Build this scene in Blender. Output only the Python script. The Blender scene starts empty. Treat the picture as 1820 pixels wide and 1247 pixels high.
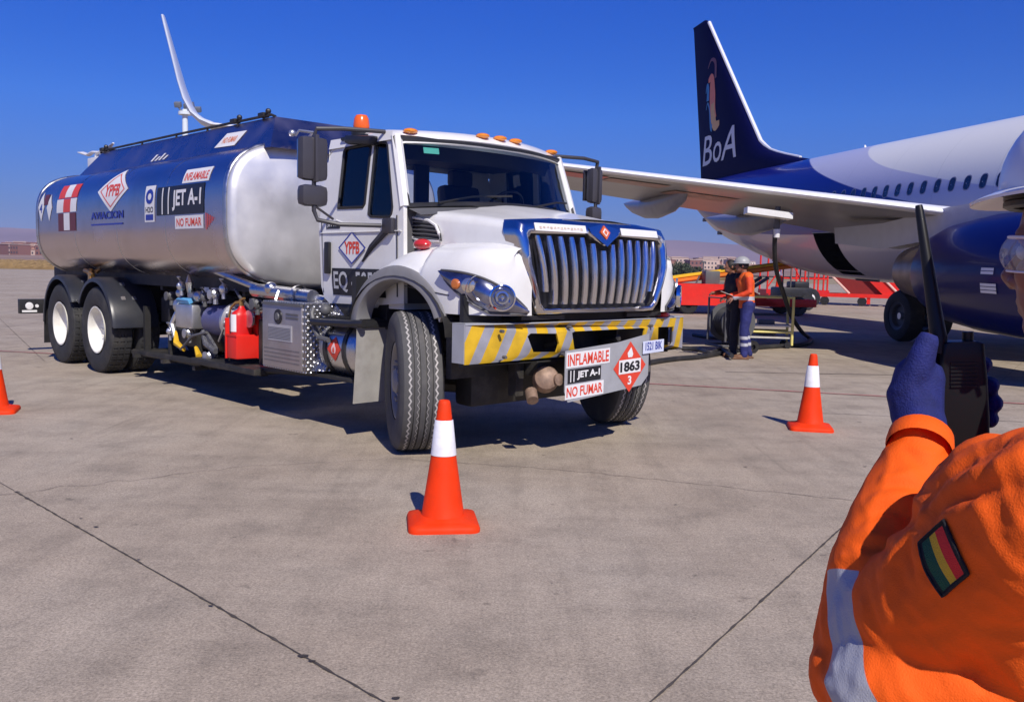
import bpy, bmesh, math, random
from math import sin, cos, pi, radians as R
from mathutils import Vector as V, Matrix as MX, noise as NZ
from mathutils.bvhtree import BVHTree
from mathutils.geometry import tessellate_polygon
random.seed(7)
sc = bpy.context.scene
col = sc.collection

# ------------------------------------------------------------------ camera
F_PX, PITCH, ROLL, CAM_H = 1604.6, R(-5.2635), R(1.2304), 1.395
fw = V((0, cos(PITCH), sin(PITCH)))
r0 = V((1, 0, 0)); u0 = r0.cross(fw)
rr = r0*cos(ROLL) + u0*sin(ROLL); uu = -r0*sin(ROLL) + u0*cos(ROLL)
cd = bpy.data.cameras.new('camera'); cam = bpy.data.objects.new('camera', cd); col.objects.link(cam)
cd.sensor_width = 36; cd.lens = 36*F_PX/1820; cd.clip_start = .05; cd.clip_end = 20000
m = MX.Identity(4)
for i in range(3):
    m[i][0], m[i][1], m[i][2] = rr[i], uu[i], -fw[i]
m[2][3] = CAM_H
cam.matrix_world = m
sc.camera = cam
def at(u, v, Y):
    """world point on the photograph's ray (u, v) at distance Y in front of the camera"""
    d = rr*((u-910)/F_PX) + uu*(-(v-623.5)/F_PX) + fw
    return V((0, 0, CAM_H)) + d*(Y/d.y)

# ------------------------------------------------------------------ light
SUN_EL = 44.0
SUN_H = V((.32, -.947)).normalized()
w = bpy.data.worlds.new('World'); sc.world = w; w.use_nodes = True
nt = w.node_tree
sky = nt.nodes.new('ShaderNodeTexSky'); sky.sky_type = 'NISHITA'; sky.sun_disc = False
sky.sun_elevation = R(SUN_EL); sky.sun_rotation = math.atan2(SUN_H.x, SUN_H.y)
sky.altitude = 3500; sky.air_density = 1.0; sky.dust_density = 0.0; sky.ozone_density = 6.0
bg = nt.nodes['Background']; bg.inputs[1].default_value = .10
hs = nt.nodes.new('ShaderNodeHueSaturation'); hs.inputs['Saturation'].default_value = 1.28; hs.inputs['Value'].default_value = 1.0; hs.inputs['Hue'].default_value = .515
nt.links.new(sky.outputs[0], hs.inputs['Color'])
# thin dry high-altitude air: the band above the horizon stays a dusky blue instead of turning white
tcw = nt.nodes.new('ShaderNodeTexCoord'); spw = nt.nodes.new('ShaderNodeSeparateXYZ'); nt.links.new(tcw.outputs['Generated'], spw.inputs[0])
rw = nt.nodes.new('ShaderNodeValToRGB'); nt.links.new(spw.outputs[2], rw.inputs[0])
e = rw.color_ramp.elements; e[0].position = 0; e[0].color = (.36, .33, .46, 1); e[1].position = .38; e[1].color = (1.0, 1.06, 1.60, 1)
x_ = e.new(.05); x_.color = (.48, .48, .60, 1); x_ = e.new(.16); x_.color = (1.02, 1.0, 1.15, 1)
mw = nt.nodes.new('ShaderNodeMix'); mw.data_type = 'RGBA'; mw.blend_type = 'MULTIPLY'; mw.inputs[0].default_value = 1
nt.links.new(hs.outputs[0], mw.inputs[6]); nt.links.new(rw.outputs[0], mw.inputs[7]); nt.links.new(mw.outputs[2], bg.inputs[0])
sl = bpy.data.lights.new('sun', 'SUN'); sl.energy = 4.8; sl.angle = R(.55); sl.color = (1, .94, .855)
so = bpy.data.objects.new('sun', sl); col.objects.link(so)
sd = V((SUN_H.x*cos(R(SUN_EL)), SUN_H.y*cos(R(SUN_EL)), sin(R(SUN_EL))))
so.rotation_euler = sd.to_track_quat('Z', 'Y').to_euler()
sc.view_settings.view_transform = 'Standard'; sc.view_settings.look = 'None'
sc.view_settings.exposure = 0.0; sc.view_settings.gamma = 1; sc.view_settings.use_curve_mapping = False
try: sc.cycles.max_bounces = 8; sc.cycles.transparent_max_bounces = 12
except Exception: pass

# ------------------------------------------------------------------ materials
MATS = {}
def mat(name, c, rough=.5, metal=0., var=.06, vs=6., bump=0., bs=60., coat=0., trans=0., ior=1.45, rvar=0., dirt=0., dc=(.16, .13, .1), spec=.5, emit=None, emstr=0):
    if name in MATS: return MATS[name]
    m = bpy.data.materials.new(name); m.use_nodes = True; n = m.node_tree.nodes; L = m.node_tree.links
    b = n['Principled BSDF']
    b.inputs['Roughness'].default_value = rough; b.inputs['Metallic'].default_value = metal
    b.inputs['Coat Weight'].default_value = coat; b.inputs['Coat Roughness'].default_value = .05
    b.inputs['Transmission Weight'].default_value = trans; b.inputs['IOR'].default_value = ior
    b.inputs['Specular IOR Level'].default_value = spec
    tc = n.new('ShaderNodeTexCoord')
    nz = n.new('ShaderNodeTexNoise'); nz.inputs['Scale'].default_value = vs; nz.inputs['Detail'].default_value = 5
    L.new(tc.outputs['Object'], nz.inputs['Vector'])
    if var > 0:
        mr = n.new('ShaderNodeMapRange'); mr.inputs[1].default_value = .3; mr.inputs[2].default_value = .7
        mr.inputs[3].default_value = 1-var; mr.inputs[4].default_value = 1+var
        L.new(nz.outputs['Fac'], mr.inputs[0])
        vm = n.new('ShaderNodeVectorMath'); vm.operation = 'SCALE'; vm.inputs[0].default_value = c
        L.new(mr.outputs[0], vm.inputs['Scale']); cs = vm.outputs[0]
    else:
        rg = n.new('ShaderNodeRGB'); rg.outputs[0].default_value = (*c, 1); cs = rg.outputs[0]
    if dirt > 0:
        n2 = n.new('ShaderNodeTexNoise'); n2.inputs['Scale'].default_value = vs*.6; n2.inputs['Detail'].default_value = 8; n2.inputs['Roughness'].default_value = .65
        L.new(tc.outputs['Object'], n2.inputs['Vector'])
        m2 = n.new('ShaderNodeMapRange'); m2.inputs[1].default_value = .48; m2.inputs[2].default_value = .75; m2.inputs[3].default_value = 0; m2.inputs[4].default_value = dirt
        L.new(n2.outputs['Fac'], m2.inputs[0])
        mx = n.new('ShaderNodeMix'); mx.data_type = 'RGBA'; mx.inputs[7].default_value = (*dc, 1)
        L.new(m2.outputs[0], mx.inputs[0]); L.new(cs, mx.inputs[6]); cs = mx.outputs[2]
    L.new(cs, b.inputs['Base Color'])
    if rvar > 0:
        mr = n.new('ShaderNodeMapRange'); mr.inputs[1].default_value = .3; mr.inputs[2].default_value = .7
        mr.inputs[3].default_value = max(rough-rvar, .02); mr.inputs[4].default_value = rough+rvar
        L.new(nz.outputs['Fac'], mr.inputs[0]); L.new(mr.outputs[0], b.inputs['Roughness'])
    if bump > 0:
        nb = n.new('ShaderNodeTexNoise'); nb.inputs['Scale'].default_value = bs; nb.inputs['Detail'].default_value = 4
        L.new(tc.outputs['Object'], nb.inputs['Vector'])
        bp = n.new('ShaderNodeBump'); bp.inputs['Strength'].default_value = bump; bp.inputs['Distance'].default_value = .01
        L.new(nb.outputs['Fac'], bp.inputs['Height']); L.new(bp.outputs[0], b.inputs['Normal'])
    if emit: b.inputs['Emission Color'].default_value = (*emit, 1); b.inputs['Emission Strength'].default_value = emstr
    MATS[name] = m
    return m
def nodes(m): return m.node_tree.nodes, m.node_tree.links, m.node_tree.nodes['Principled BSDF']

WHITE = mat('white_paint', (.78, .77, .735), .3, var=.02, vs=3, coat=.4, dirt=.30, dc=(.46, .41, .34), bump=.02, bs=9)
BLACK = mat('black_plastic', (.018, .018, .02), .42, bump=.05, bs=140, dirt=.25, dc=(.09, .08, .07))
FRAME = mat('chassis_black', (.022, .021, .02), .6, dirt=.6, dc=(.1, .085, .07), vs=9, bump=.1)
RUBBER = mat('tyre_rubber', (.03, .03, .031), .78, dirt=.45, dc=(.11, .1, .088), vs=7, bump=.12, bs=90)
CHROME = mat('chrome', (.80, .80, .82), .07, 1., var=.02, rvar=.03)
STEEL = mat('brushed_steel', (.56, .56, .57), .33, 1., var=.08, rvar=.1, vs=11)
ALU = mat('cast_aluminium', (.62, .62, .62), .4, .9, var=.12, bump=.06, bs=40, dirt=.3)
GREYP = mat('grey_paint', (.36, .37, .39), .45, var=.06, dirt=.3)
DGREY = mat('dark_grey', (.10, .10, .105), .5, dirt=.3)
SILVER = mat('silver_trim', (.52, .52, .53), .25, .8)
RED = mat('red_paint', (.62, .012, .012), .38, var=.05, dirt=.12)
BRIGHTRED = mat('signal_red', (.72, .018, .01), .5, var=.06, dirt=.12)
ORANGEP = mat('orange_plastic', (.80, .042, .004), .6, var=.09, vs=9, spec=.2, dirt=.42, dc=(.34, .07, .03), bump=.08, bs=30)
YELLOW = mat('yellow_paint', (.78, .46, .02), .45, dirt=.25)
PALEY = mat('pale_yellow_paint', (.78, .68, .22), .5, dirt=.2)
AMBER = mat('amber_lens', (.85, .26, .01), .2, coat=.6, var=.1)
REDL = mat('red_lens', (.6, .03, .03), .18, coat=.6)
WSIGN = mat('sign_white', (.78, .77, .76), .45, var=.03, dirt=.1)
RSIGN = mat('sign_red', (.70, .06, .03), .45, var=.03)
KSIGN = mat('sign_black', (.015, .015, .02), .4, var=0)
BSIGN = mat('sign_blue', (.02, .04, .32), .4, var=0)
NAVY = mat('navy_cloth', (.018, .022, .085), .85, bump=.3, bs=250, var=.2)
BROWN = mat('brown_leather', (.16, .075, .035), .6, var=.2)
CASTR = mat('worn_casting', (.30, .20, .14), .6, .3, var=.3, dirt=.5, vs=20)

# ------------------------------------------------------------------ mesh builder
class MB:
    def __init__(s): s.v = []; s.f = []; s.mi = []; s.cur = 0; s.M = MX.Identity(4); s.att = None
    def add(s, vs, fs):
        o = len(s.v); s.v += [tuple(s.M @ V(p)) for p in vs]
        s.f += [tuple(o+i for i in f) for f in fs]; s.mi += [s.cur]*len(fs); return s
    def mt(s, i): s.cur = i; return s
    def xf(s, M=None): s.M = M or MX.Identity(4); return s
    def box(s, c, d, rot=(0, 0, 0), bev=0.):
        b = bmesh.new(); bmesh.ops.create_cube(b, size=1)
        for v in b.verts: v.co = V((v.co.x*d[0], v.co.y*d[1], v.co.z*d[2]))
        if bev > 0: bmesh.ops.bevel(b, geom=b.edges[:], offset=min(bev, min(d)*.45), segments=2, affect='EDGES', profile=.6)
        Rm = MX.Rotation(rot[2], 3, 'Z') @ MX.Rotation(rot[1], 3, 'Y') @ MX.Rotation(rot[0], 3, 'X')
        b.verts.index_update()
        vs = [Rm @ v.co + V(c) for v in b.verts]; fs = [[v.index for v in f.verts] for f in b.faces]; b.free()
        return s.add(vs, fs)
    def bx(s, a, b, bev=0.):
        return s.box([(a[i]+b[i])/2 for i in range(3)], [abs(b[i]-a[i]) for i in range(3)], bev=bev)
    def grid(s, P, cu=False, cv=False, cap=False):
        n = len(P); k = len(P[0]); vs = [p for row in P for p in row]; fs = []
        for i in range(n if cu else n-1):
            for j in range(k if cv else k-1):
                a = i*k+j; b = i*k+(j+1) % k; c = ((i+1) % n)*k+(j+1) % k; d = ((i+1) % n)*k+j
                fs.append((a, b, c, d))
        if cap:
            fs.append(tuple(range(k))[::-1]); fs.append(tuple((n-1)*k+j for j in range(k)))
        return s.add(vs, fs)
    def tube(s, pts, r, seg=10, cap=True, flat=1.):
        pts = [V(p) for p in pts]; rs = r if isinstance(r, (list, tuple)) else [r]*len(pts)
        P = []; up = V((0, 0, 1)); pn = None
        for i, p in enumerate(pts):
            t = (pts[min(i+1, len(pts)-1)]-pts[max(i-1, 0)]).normalized()
            if pn is None: a = up if abs(t.z) < .95 else V((1, 0, 0)); pn = (a - t*a.dot(t)).normalized()
            else: pn = (pn - t*pn.dot(t)).normalized()
            q = t.cross(pn)
            P.append([p + (pn*cos(2*pi*k/seg)*flat + q*sin(2*pi*k/seg))*rs[i] for k in range(seg)])
        return s.grid(P, cv=True, cap=cap)
    def cyl(s, a, b, r, seg=16, r2=None): return s.tube([a, b], [r, r if r2 is None else r2], seg)
    def lathe(s, prof, o, ax, seg=24, a0=0, a1=2*pi):
        """prof = [(dist along axis, radius)]"""
        ax = V(ax).normalized(); t = V((0, 0, 1)) if abs(ax.z) < .9 else V((1, 0, 0))
        p = (t-ax*t.dot(ax)).normalized(); q = ax.cross(p); full = abs(a1-a0-2*pi) < 1e-6
        n = seg if full else seg+1
        P = [[V(o)+ax*h+(p*cos(a0+(a1-a0)*k/seg)+q*sin(a0+(a1-a0)*k/seg))*r for k in range(n)] for h, r in prof]
        return s.grid(P, cv=full)
    def disc(s, o, ax, r, seg=20, th=.004):
        return s.lathe([(0, 0), (0, r), (th, r), (th, 0)], o, ax, seg)
    def sph(s, c, r, seg=14, rings=9, sc_=(1, 1, 1)):
        P = []
        for i in range(rings+1):
            a = pi*i/rings
            P.append([V(c)+V((sin(a)*cos(2*pi*k/seg)*r*sc_[0], sin(a)*sin(2*pi*k/seg)*r*sc_[1], cos(a)*r*sc_[2])) for k in range(seg)])
        return s.grid(P, cv=True)
    def plate(s, outer, holes, o, ex, ey, th):
        """flat plate with holes: 2D outlines in frame (o, ex, ey), thickness th along ex x ey (centred behind)"""
        o, ex, ey = V(o), V(ex), V(ey); nn = ex.cross(ey).normalized()
        loops = [outer]+list(holes); flat = [V((p[0], p[1], 0)) for l in loops for p in l]
        tris = tessellate_polygon([[V((p[0], p[1], 0)) for p in l] for l in loops])
        n = len(flat); vs = [o+ex*p.x+ey*p.y for p in flat]; vs += [q-nn*th for q in vs]
        fs = []
        for t in tris:
            a, b, c = (flat[i] for i in t)
            if (b-a).cross(c-a).z < 0: t = t[::-1]
            fs.append(tuple(t)); fs.append(tuple(i+n for i in t[::-1]))
        k = 0
        for l in loops:
            for i in range(len(l)):
                a = k+i; b = k+(i+1) % len(l); fs.append((a, b, b+n, a+n))
            k += len(l)
        return s.add(vs, fs)
    def quad(s, *p): return s.add(p, [tuple(range(len(p)))])
    def build(s, name, mats, parent=None, smooth=30, merge=True, recalc=True):
        me = bpy.data.meshes.new(name); me.from_pydata(s.v, [], s.f)
        mats = mats if isinstance(mats, (list, tuple)) else [mats]
        for q in mats: me.materials.append(q)
        if s.att:
            for k, vals in s.att.items():
                A = me.attributes.new(k, 'FLOAT', 'POINT')
                for i, x in enumerate(vals): A.data[i].value = x
        me.polygons.foreach_set('material_index', s.mi)
        b = bmesh.new(); b.from_mesh(me)
        if merge: bmesh.ops.remove_doubles(b, verts=b.verts, dist=1e-5)
        if recalc: bmesh.ops.recalc_face_normals(b, faces=b.faces)
        b.to_mesh(me); b.free()
        if smooth:
            me.polygons.foreach_set('use_smooth', [True]*len(me.polygons)); me.set_sharp_from_angle(angle=R(smooth))
        me.update()
        o = bpy.data.objects.new(name, me); col.objects.link(o)
        if parent: o.parent = parent
        return o
def rnd_rect(x0, y0, x1, y1, r, n=4):
    P = []
    for cx, cy, a in ((x1-r, y1-r, 0), (x0+r, y1-r, 90), (x0+r, y0+r, 180), (x1-r, y0+r, 270)):
        for k in range(n+1): P.append((cx+r*cos(R(a+90*k/n)), cy+r*sin(R(a+90*k/n))))
    return P
_tc = {}
def text_faces(s, bold=.012):
    k = (s, bold)
    if k in _tc: return _tc[k]
    cu = bpy.data.curves.new('t', 'FONT'); cu.body = s; cu.size = 1; cu.resolution_u = 3; cu.offset = bold; cu.fill_mode = 'FRONT' if False else cu.fill_mode
    ob = bpy.data.objects.new('t', cu); col.objects.link(ob)
    me = bpy.data.meshes.new_from_object(ob.evaluated_get(bpy.context.evaluated_depsgraph_get()))
    vs = [v.co.copy() for v in me.vertices]; fs = [tuple(p.vertices) for p in me.polygons]
    bpy.data.objects.remove(ob); bpy.data.curves.remove(cu); bpy.data.meshes.remove(me)
    x0 = min(v.x for v in vs); x1 = max(v.x for v in vs); y0 = min(v.y for v in vs); y1 = max(v.y for v in vs)
    vs = [((v.x-x0)/(x1-x0), (v.y-y0)/(y1-y0)) for v in vs]
    _tc[k] = (vs, fs); return _tc[k]
def text_on(mb, s, fn, u0, v0, u1, v1, bold=.012, cuts=0):
    """letters fitted in the rectangle u0..u1, v0..v1, each point carried onto a surface by fn(u, v)"""
    vs, fs = text_faces(s, bold)
    b = bmesh.new(); bv = [b.verts.new((u0+(u1-u0)*x, v0+(v1-v0)*y, 0)) for x, y in vs]
    for f in fs:
        try: b.faces.new([bv[i] for i in f])
        except ValueError: pass
    for k in range(1, cuts):
        z = v0+(v1-v0)*k/cuts
        bmesh.ops.bisect_plane(b, geom=b.verts[:]+b.edges[:]+b.faces[:], plane_co=(0, z, 0), plane_no=(0, 1, 0))
    b.verts.index_update(); b.verts.ensure_lookup_table()
    mb.add([fn(v.co.x, v.co.y) for v in b.verts], [[v.index for v in f.verts] for f in b.faces]); b.free()
def flatfn(o, ex, ey, off):
    o, ex, ey = V(o), V(ex), V(ey); n = ex.cross(ey).normalized()
    return lambda u, v: o+ex*u+ey*v+n*off
def patch(mb, fn, u0, v0, u1, v1, nu=1, nv=1):
    mb.grid([[fn(u0+(u1-u0)*i/nu, v0+(v1-v0)*j/nv) for j in range(nv+1)] for i in range(nu+1)])
def poly_on(mb, fn, pts):
    mb.add([fn(*p) for p in pts], [tuple(range(len(pts)))])

# ------------------------------------------------------------------ things
def thing(name, label, cat, loc=(0, 0, 0), rz=0, group=None, sc_=None):
    o = bpy.data.objects.new(name, None); col.objects.link(o); o.location = loc; o.rotation_euler = (0, 0, rz)
    o.empty_display_size = .3
    o['label'] = label; o['category'] = cat
    if group: o['group'] = group
    if sc_: o.scale = (sc_,)*3
    return o
def tag(o, label=None, cat=None, group=None, kind=None):
    if label: o['label'] = label
    if cat: o['category'] = cat
    if group: o['group'] = group
    if kind: o['kind'] = kind
    return o
def kids(o): return [c for c in bpy.data.objects if c.parent == o]
def copy_tree(o, parent=None):
    c = o.copy(); col.objects.link(c); c.parent = parent
    for ch in kids(o): copy_tree(ch, c)
    return c

# ------------------------------------------------------------------ ground
def ground_mat():
    m = mat('concrete_apron', (.3, .26, .24), .85, var=0); n, L, b = nodes(m)
    tc = n.new('ShaderNodeTexCoord')
    def noise(scale, det=6, rough=.6, stretch=None, rot=0):
        q = n.new('ShaderNodeTexNoise'); q.inputs['Scale'].default_value = scale; q.inputs['Detail'].default_value = det; q.inputs['Roughness'].default_value = rough
        if stretch:
            mp = n.new('ShaderNodeMapping'); mp.inputs['Scale'].default_value = stretch; mp.inputs['Rotation'].default_value = (0, 0, rot)
            L.new(tc.outputs['Object'], mp.inputs[0]); L.new(mp.outputs[0], q.inputs['Vector'])
        else: L.new(tc.outputs['Object'], q.inputs['Vector'])
        return q.outputs['Fac']
    def ramp(f, stops):
        r = n.new('ShaderNodeValToRGB'); e = r.color_ramp.elements
        while len(e) > 1: e.remove(e[-1])
        e[0].position = stops[0][0]; e[0].color = stops[0][1]
        for p, c in stops[1:]: x = e.new(p); x.color = c
        L.new(f, r.inputs[0]); return r.outputs[0]
    def mixc(a, c, f, mode='MULTIPLY'):
        x = n.new('ShaderNodeMix'); x.data_type = 'RGBA'; x.blend_type = mode
        if isinstance(f, float): x.inputs[0].default_value = f
        else: L.new(f, x.inputs[0])
        L.new(a, x.inputs[6]); L.new(c, x.inputs[7]); return x.outputs[2]
    def g(v): return (v, v, v, 1)
    base = ramp(noise(.35, 5), [(.3, (.315, .252, .185, 1)), (.5, (.365, .300, .226, 1)), (.7, (.40, .34, .265, 1))])
    mid = ramp(noise(2.6, 8, .65), [(.32, g(.82)), (.5, g(1.03)), (.68, g(1.13))])
    agg = ramp(noise(95, 6, .8), [(.35, g(.50)), (.5, g(1.0)), (.65, g(1.45))]); agg2 = ramp(noise(34, 8, .85), [(.36, g(.74)), (.5, g(1.0)), (.66, g(1.18))])
    strk = ramp(noise(1.0, 7, .7, (5, .5, 1), R(44)), [(.36, g(.86)), (.5, g(1.)), (.72, g(1.05))])
    strk2 = ramp(noise(1.0, 7, .7, (.5, 4, 1), R(-20)), [(.36, g(.9)), (.52, g(1.)), (.72, g(1.04))])
    spots = ramp(noise(6.5, 3, .5), [(.25, g(.42)), (.31, g(1.))])
    pits = ramp(noise(24, 3, .6), [(.25, g(.4)), (.31, g(1.))])
    c = mixc(base, mid, 1.0); c = mixc(c, agg, .9); c = mixc(c, agg2, .9); c = mixc(c, strk, .85); c = mixc(c, strk2, .7); stain = ramp(noise(.9, 4, .55), [(.27, g(.76)), (.38, g(.93)), (.50, g(1.03))]); mark = ramp(noise(1.0, 5, .6, (7, .22, 1), R(52)), [(.27, g(.72)), (.36, g(1.))]); c = mixc(c, stain, .8); c = mixc(c, mark, .55); c = mixc(c, spots, .7); c = mixc(c, pits, .7)
    vor = n.new('ShaderNodeTexVoronoi'); vor.feature = 'DISTANCE_TO_EDGE'; vor.inputs['Scale'].default_value = .2
    wrp = n.new('ShaderNodeTexNoise'); wrp.inputs['Scale'].default_value = 1.5; wrp.inputs['Detail'].default_value = 6
    L.new(tc.outputs['Object'], wrp.inputs['Vector'])
    ad = n.new('ShaderNodeVectorMath'); ad.operation = 'MULTIPLY_ADD'; ad.inputs[1].default_value = (.9, .9, .9)
    L.new(wrp.outputs['Color'], ad.inputs[0]); L.new(tc.outputs['Object'], ad.inputs[2]); L.new(ad.outputs[0], vor.inputs['Vector'])
    crack = ramp(vor.outputs['Distance'], [(.0, g(.72)), (.0018, g(.8)), (.004, g(1.))])
    c = mixc(c, crack, .22)
    L.new(c, b.inputs['Base Color'])
    bp = n.new('ShaderNodeBump'); bp.inputs['Strength'].default_value = .45; bp.inputs['Distance'].default_value = .006
    L.new(noise(38, 6, .7), bp.inputs['Height']); L.new(bp.outputs[0], b.inputs['Normal'])
    return m
G = MB(); G.grid([[(x, y, 0) for y in (-60, 0, 60, 106)] for x in (-140, -60, 0, 60, 200)])
# the apron's far edge runs aslant: closer on the left
G.v = [(x, (y if y < 100 else 102+.28*(x+60)), z) for x, y, z in G.v]
tag(G.build('apron', ground_mat()), 'sunlit concrete apron', None, None, 'structure')
grass_m = mat('dry_field', (.30, .235, .13), .95, var=.25, vs=.12, dirt=.8, dc=(.2, .14, .07), bump=.3, bs=3)
G = MB(); G.grid([[(x, y, -.05) for y in (-3500, -400, 0, 400, 1200, 3600)] for x in (-3600, -1200, -200, 200, 1200, 3600)])
tag(G.build('ground', grass_m), 'dry grass field beyond the apron', None, None, 'structure')
# ------------------------------------------------------------------ joints, paint line
def joint(p, q, wd, name='pavement_joint', m=None, z=.004, wob=.003, n=60, wmin=.5):
    p, q = V((*p, 0)), V((*q, 0)); d = (q-p).normalized(); s = V((-d.y, d.x, 0)); g = MB(); P = []
    for i in range(n+1):
        c = p.lerp(q, i/n) + s*wob*NZ.noise(V((i*.35, p.x, p.y))); h = wd*(wmin+(1-wmin)*abs(NZ.noise(V((i*.8, 7, p.x))))*2)/2
        P.append([c+s*h+V((0, 0, z)), c-s*h+V((0, 0, z))])
    return tag(g.grid(P).build(name, m or JM, smooth=0), None, None, None, 'structure')
JM = mat('joint_sealant', (.075, .062, .053), .9, var=.3, vs=25)
JM2 = mat('crack_line', (.16, .13, .11), .9, var=.3, vs=25)
dj = V((2.54, -2.49)).normalized(); nj = V((1.14, 1.73)).normalized()
A0 = V((-2.93, 5.27))
joint(A0-dj*.02, A0+dj*9, .017, n=300, wob=.003, wmin=.3)
joint(A0-dj*60, A0-dj*.05, .010, n=400, m=JM2)
B0 = V((.48, 2.82)); joint(B0-nj*.2, B0+nj*2.6, .013, n=90, m=JM); joint(B0+nj*2.6, B0+nj*60, .008, n=300, m=JM2)
C0 = V((-3.3, 4.6))
joint((-3.5, 4.85), (-1.75, 6.1), .006, m=JM2, wob=.05, z=.0045); joint((-1.75, 6.1), (-.5, 6.55), .005, m=JM2, wob=.03)
joint((-.84, 6.44), (.37, 6.19), .008, m=JM2, wob=.03); joint((.37, 6.19), (2.4, 5.4), .008, m=JM2, wob=.03)
for k, (a, b_) in enumerate([((-30, 16.2), (2, 10.5)), ((2.6, 9.1), (8.5, 8.2)), ((-12, 21), (-6.3, 12.1)), ((-40, 33), (60, 29)), ((-50, 50), (80, 47)), ((3, 12.6), (30, 13.5))]):
    joint(a, b_, .014 if k < 3 else .05, m=JM2, n=160, z=.0042+.0003*k)
redl = mat('worn_red_line', (.42, .11, .11), .8, var=.3, vs=9, dirt=.7, dc=(.38, .3, .27))
joint((-8, 13.4), (1.81, 11.06), .055, 'apron_marking', redl, z=.008, wmin=.8, wob=.01)
joint((1.81, 11.06), (4.52, 10.32), .05, 'apron_marking', redl, z=.0082, wmin=.8, wob=.01); joint((4.52, 10.32), (30, 3.6), .06, 'apron_marking', redl, z=.0084, wmin=.8, wob=.01)
# small tar blobs along the joint
tb = MB()
for (x, y, s_) in [(-2.93, 5.27, .035), (-1.72, 4.1, .02), (-1.2, 3.55, .022), (-.72, 3.1, .045), (-.68, 3.06, .03), (-.35, 2.8, .03), (-2.3, 4.75, .02), (-2.15, 4.6, .03), (.2, 3.9, .012), (-1.0, 4.2, .014), (1.3, 4.3, .012), (1.0, 5.3, .02), (1.7, 6.4, .03), (-3.4, 6.9, .03), (2.6, 6.5, .03), (2.1, 5.1, .018)]:
    s_ *= .62; P = [(x+s_*(1+.5*NZ.noise(V((k*.9, x*9, y))))*cos(2*pi*k/11)*.75, y+s_*(1+.5*NZ.noise(V((k*.7, x, y*9))))*sin(2*pi*k/11)*.42, .0065) for k in range(11)]
    tb.add(P, [tuple(range(11))])
tag(tb.build('tar_spots', mat('tar', (.05, .042, .038), .9), smooth=0), 'small dark tar and oil spots scattered on the concrete', 'stain', None, 'stuff')

# ------------------------------------------------------------------ the tanker truck
TX, TY, TYAW = -.0069, 7.5179, R(-46.094)
truck = thing('tanker_truck', 'white cab tanker truck with long polished steel fuel tank and chevron bumper', 'fuel truck', (TX, TY, 0), TYAW)
def part(name, mb, mats, parent=None, smooth=30, label=None, **k):
    o = mb.build(name, mats, parent if parent is not None else truck, smooth, **k)
    if label: o['label'] = label
    return o
# --- chassis
f = MB()
for y in (-.43, .43):
    f.bx((-8.95, y-.04, .78), (.72, y+.04, 1.05), .01)
for x in (-8.4, -7.9, -6.75, -5.4, -4.4, -3.0, -1.6, -.5): f.bx((x-.06, -.4, .8), (x+.06, .4, 1.0))
f.tube([(0, -.85, .5), (0, -.55, .46), (0, .55, .46), (0, .85, .5)], .065, 8)                 # front axle beam
for y in (-.48, .48):                                                                        # leaf springs
    f.tube([(-.75, y, .82), (-.4, y, .66), (0, y, .6), (.4, y, .66), (.72, y, .82)], .045, 6, flat=1.)
    for xa in (-6.1, -7.43): f.tube([(xa-.6, y, .7), (xa, y, .62), (xa+.6, y, .7)], .05, 6)
for xa in (-6.1, -7.43):
    f.cyl((xa, -.95, .52), (xa, .95, .52), .085, 12); f.sph((xa, 0, .54), .24, 14, 8, (1, .9, 1)); f.cyl((xa, 0, .54), (xa+.38, 0, .6), .1, 12, .07)
f.cyl((-5.8, 0, .62), (-1.2, 0, .78), .055, 12)                                              # prop shaft
f.bx((-1.5, -.33, .58), (.5, .33, .98), .08)                                                  # engine and gearbox mass
f.bx((-.2, -.3, .95), (.55, .3, 1.35), .06)
f.bx((.5, -.8, .72), (.66, .8, 1.06), .02)                                                    # front cross member behind bumper
f.bx((.60, -.60, .45), (.68, -.52, .95)); f.bx((.60, .52, .45), (.68, .60, .95))
for sgn in (-1, 1):
    f.tube([(.70, .35*sgn, .82), (.86, .35*sgn, .86)], .03, 8)
    f.bx((-2.1, .5*sgn, .62), (-1.0, .78*sgn, .95), .03)
f.bx((-5.3, -.75, .66), (-4.7, .75, .96), .03); f.cyl((-4.5, .95, .62), (-3.2, .95, .62), .19, 16); f.cyl((-2.9, .75, .72), (-1.9, .75, .72), .17, 16)
for y in (-.86, .86): f.bx((-8.6, y-.03, 1.10), (-2.75, y+.03, 1.24))
for x in (-8.5, -7.9, -7.0, -6.0, -5.0, -4.0, -3.0):
    f.bx((x-.03, -.86, 1.05), (x+.03, .86, 1.14))
f.bx((.28, -.86, .36), (.48, .86, 1.02), .05); f.bx((.50, -1.12, .60), (.56, -.80, 1.04)); f.bx((.50, .80, .60), (.56, 1.0, 1.04)); f.bx((-.9, -.42, .42), (.3, .42, .66), .1); f.bx((.48, -.5, .60), (.80, .5, .72), .02)
f.grid([[(x, y, z) for y, z in ((-.86, 1.12), (-.55, 1.22), (.55, 1.22), (.86, 1.12))] for x in (-8.3, -2.7)])
part('chassis', f, FRAME)
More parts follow.
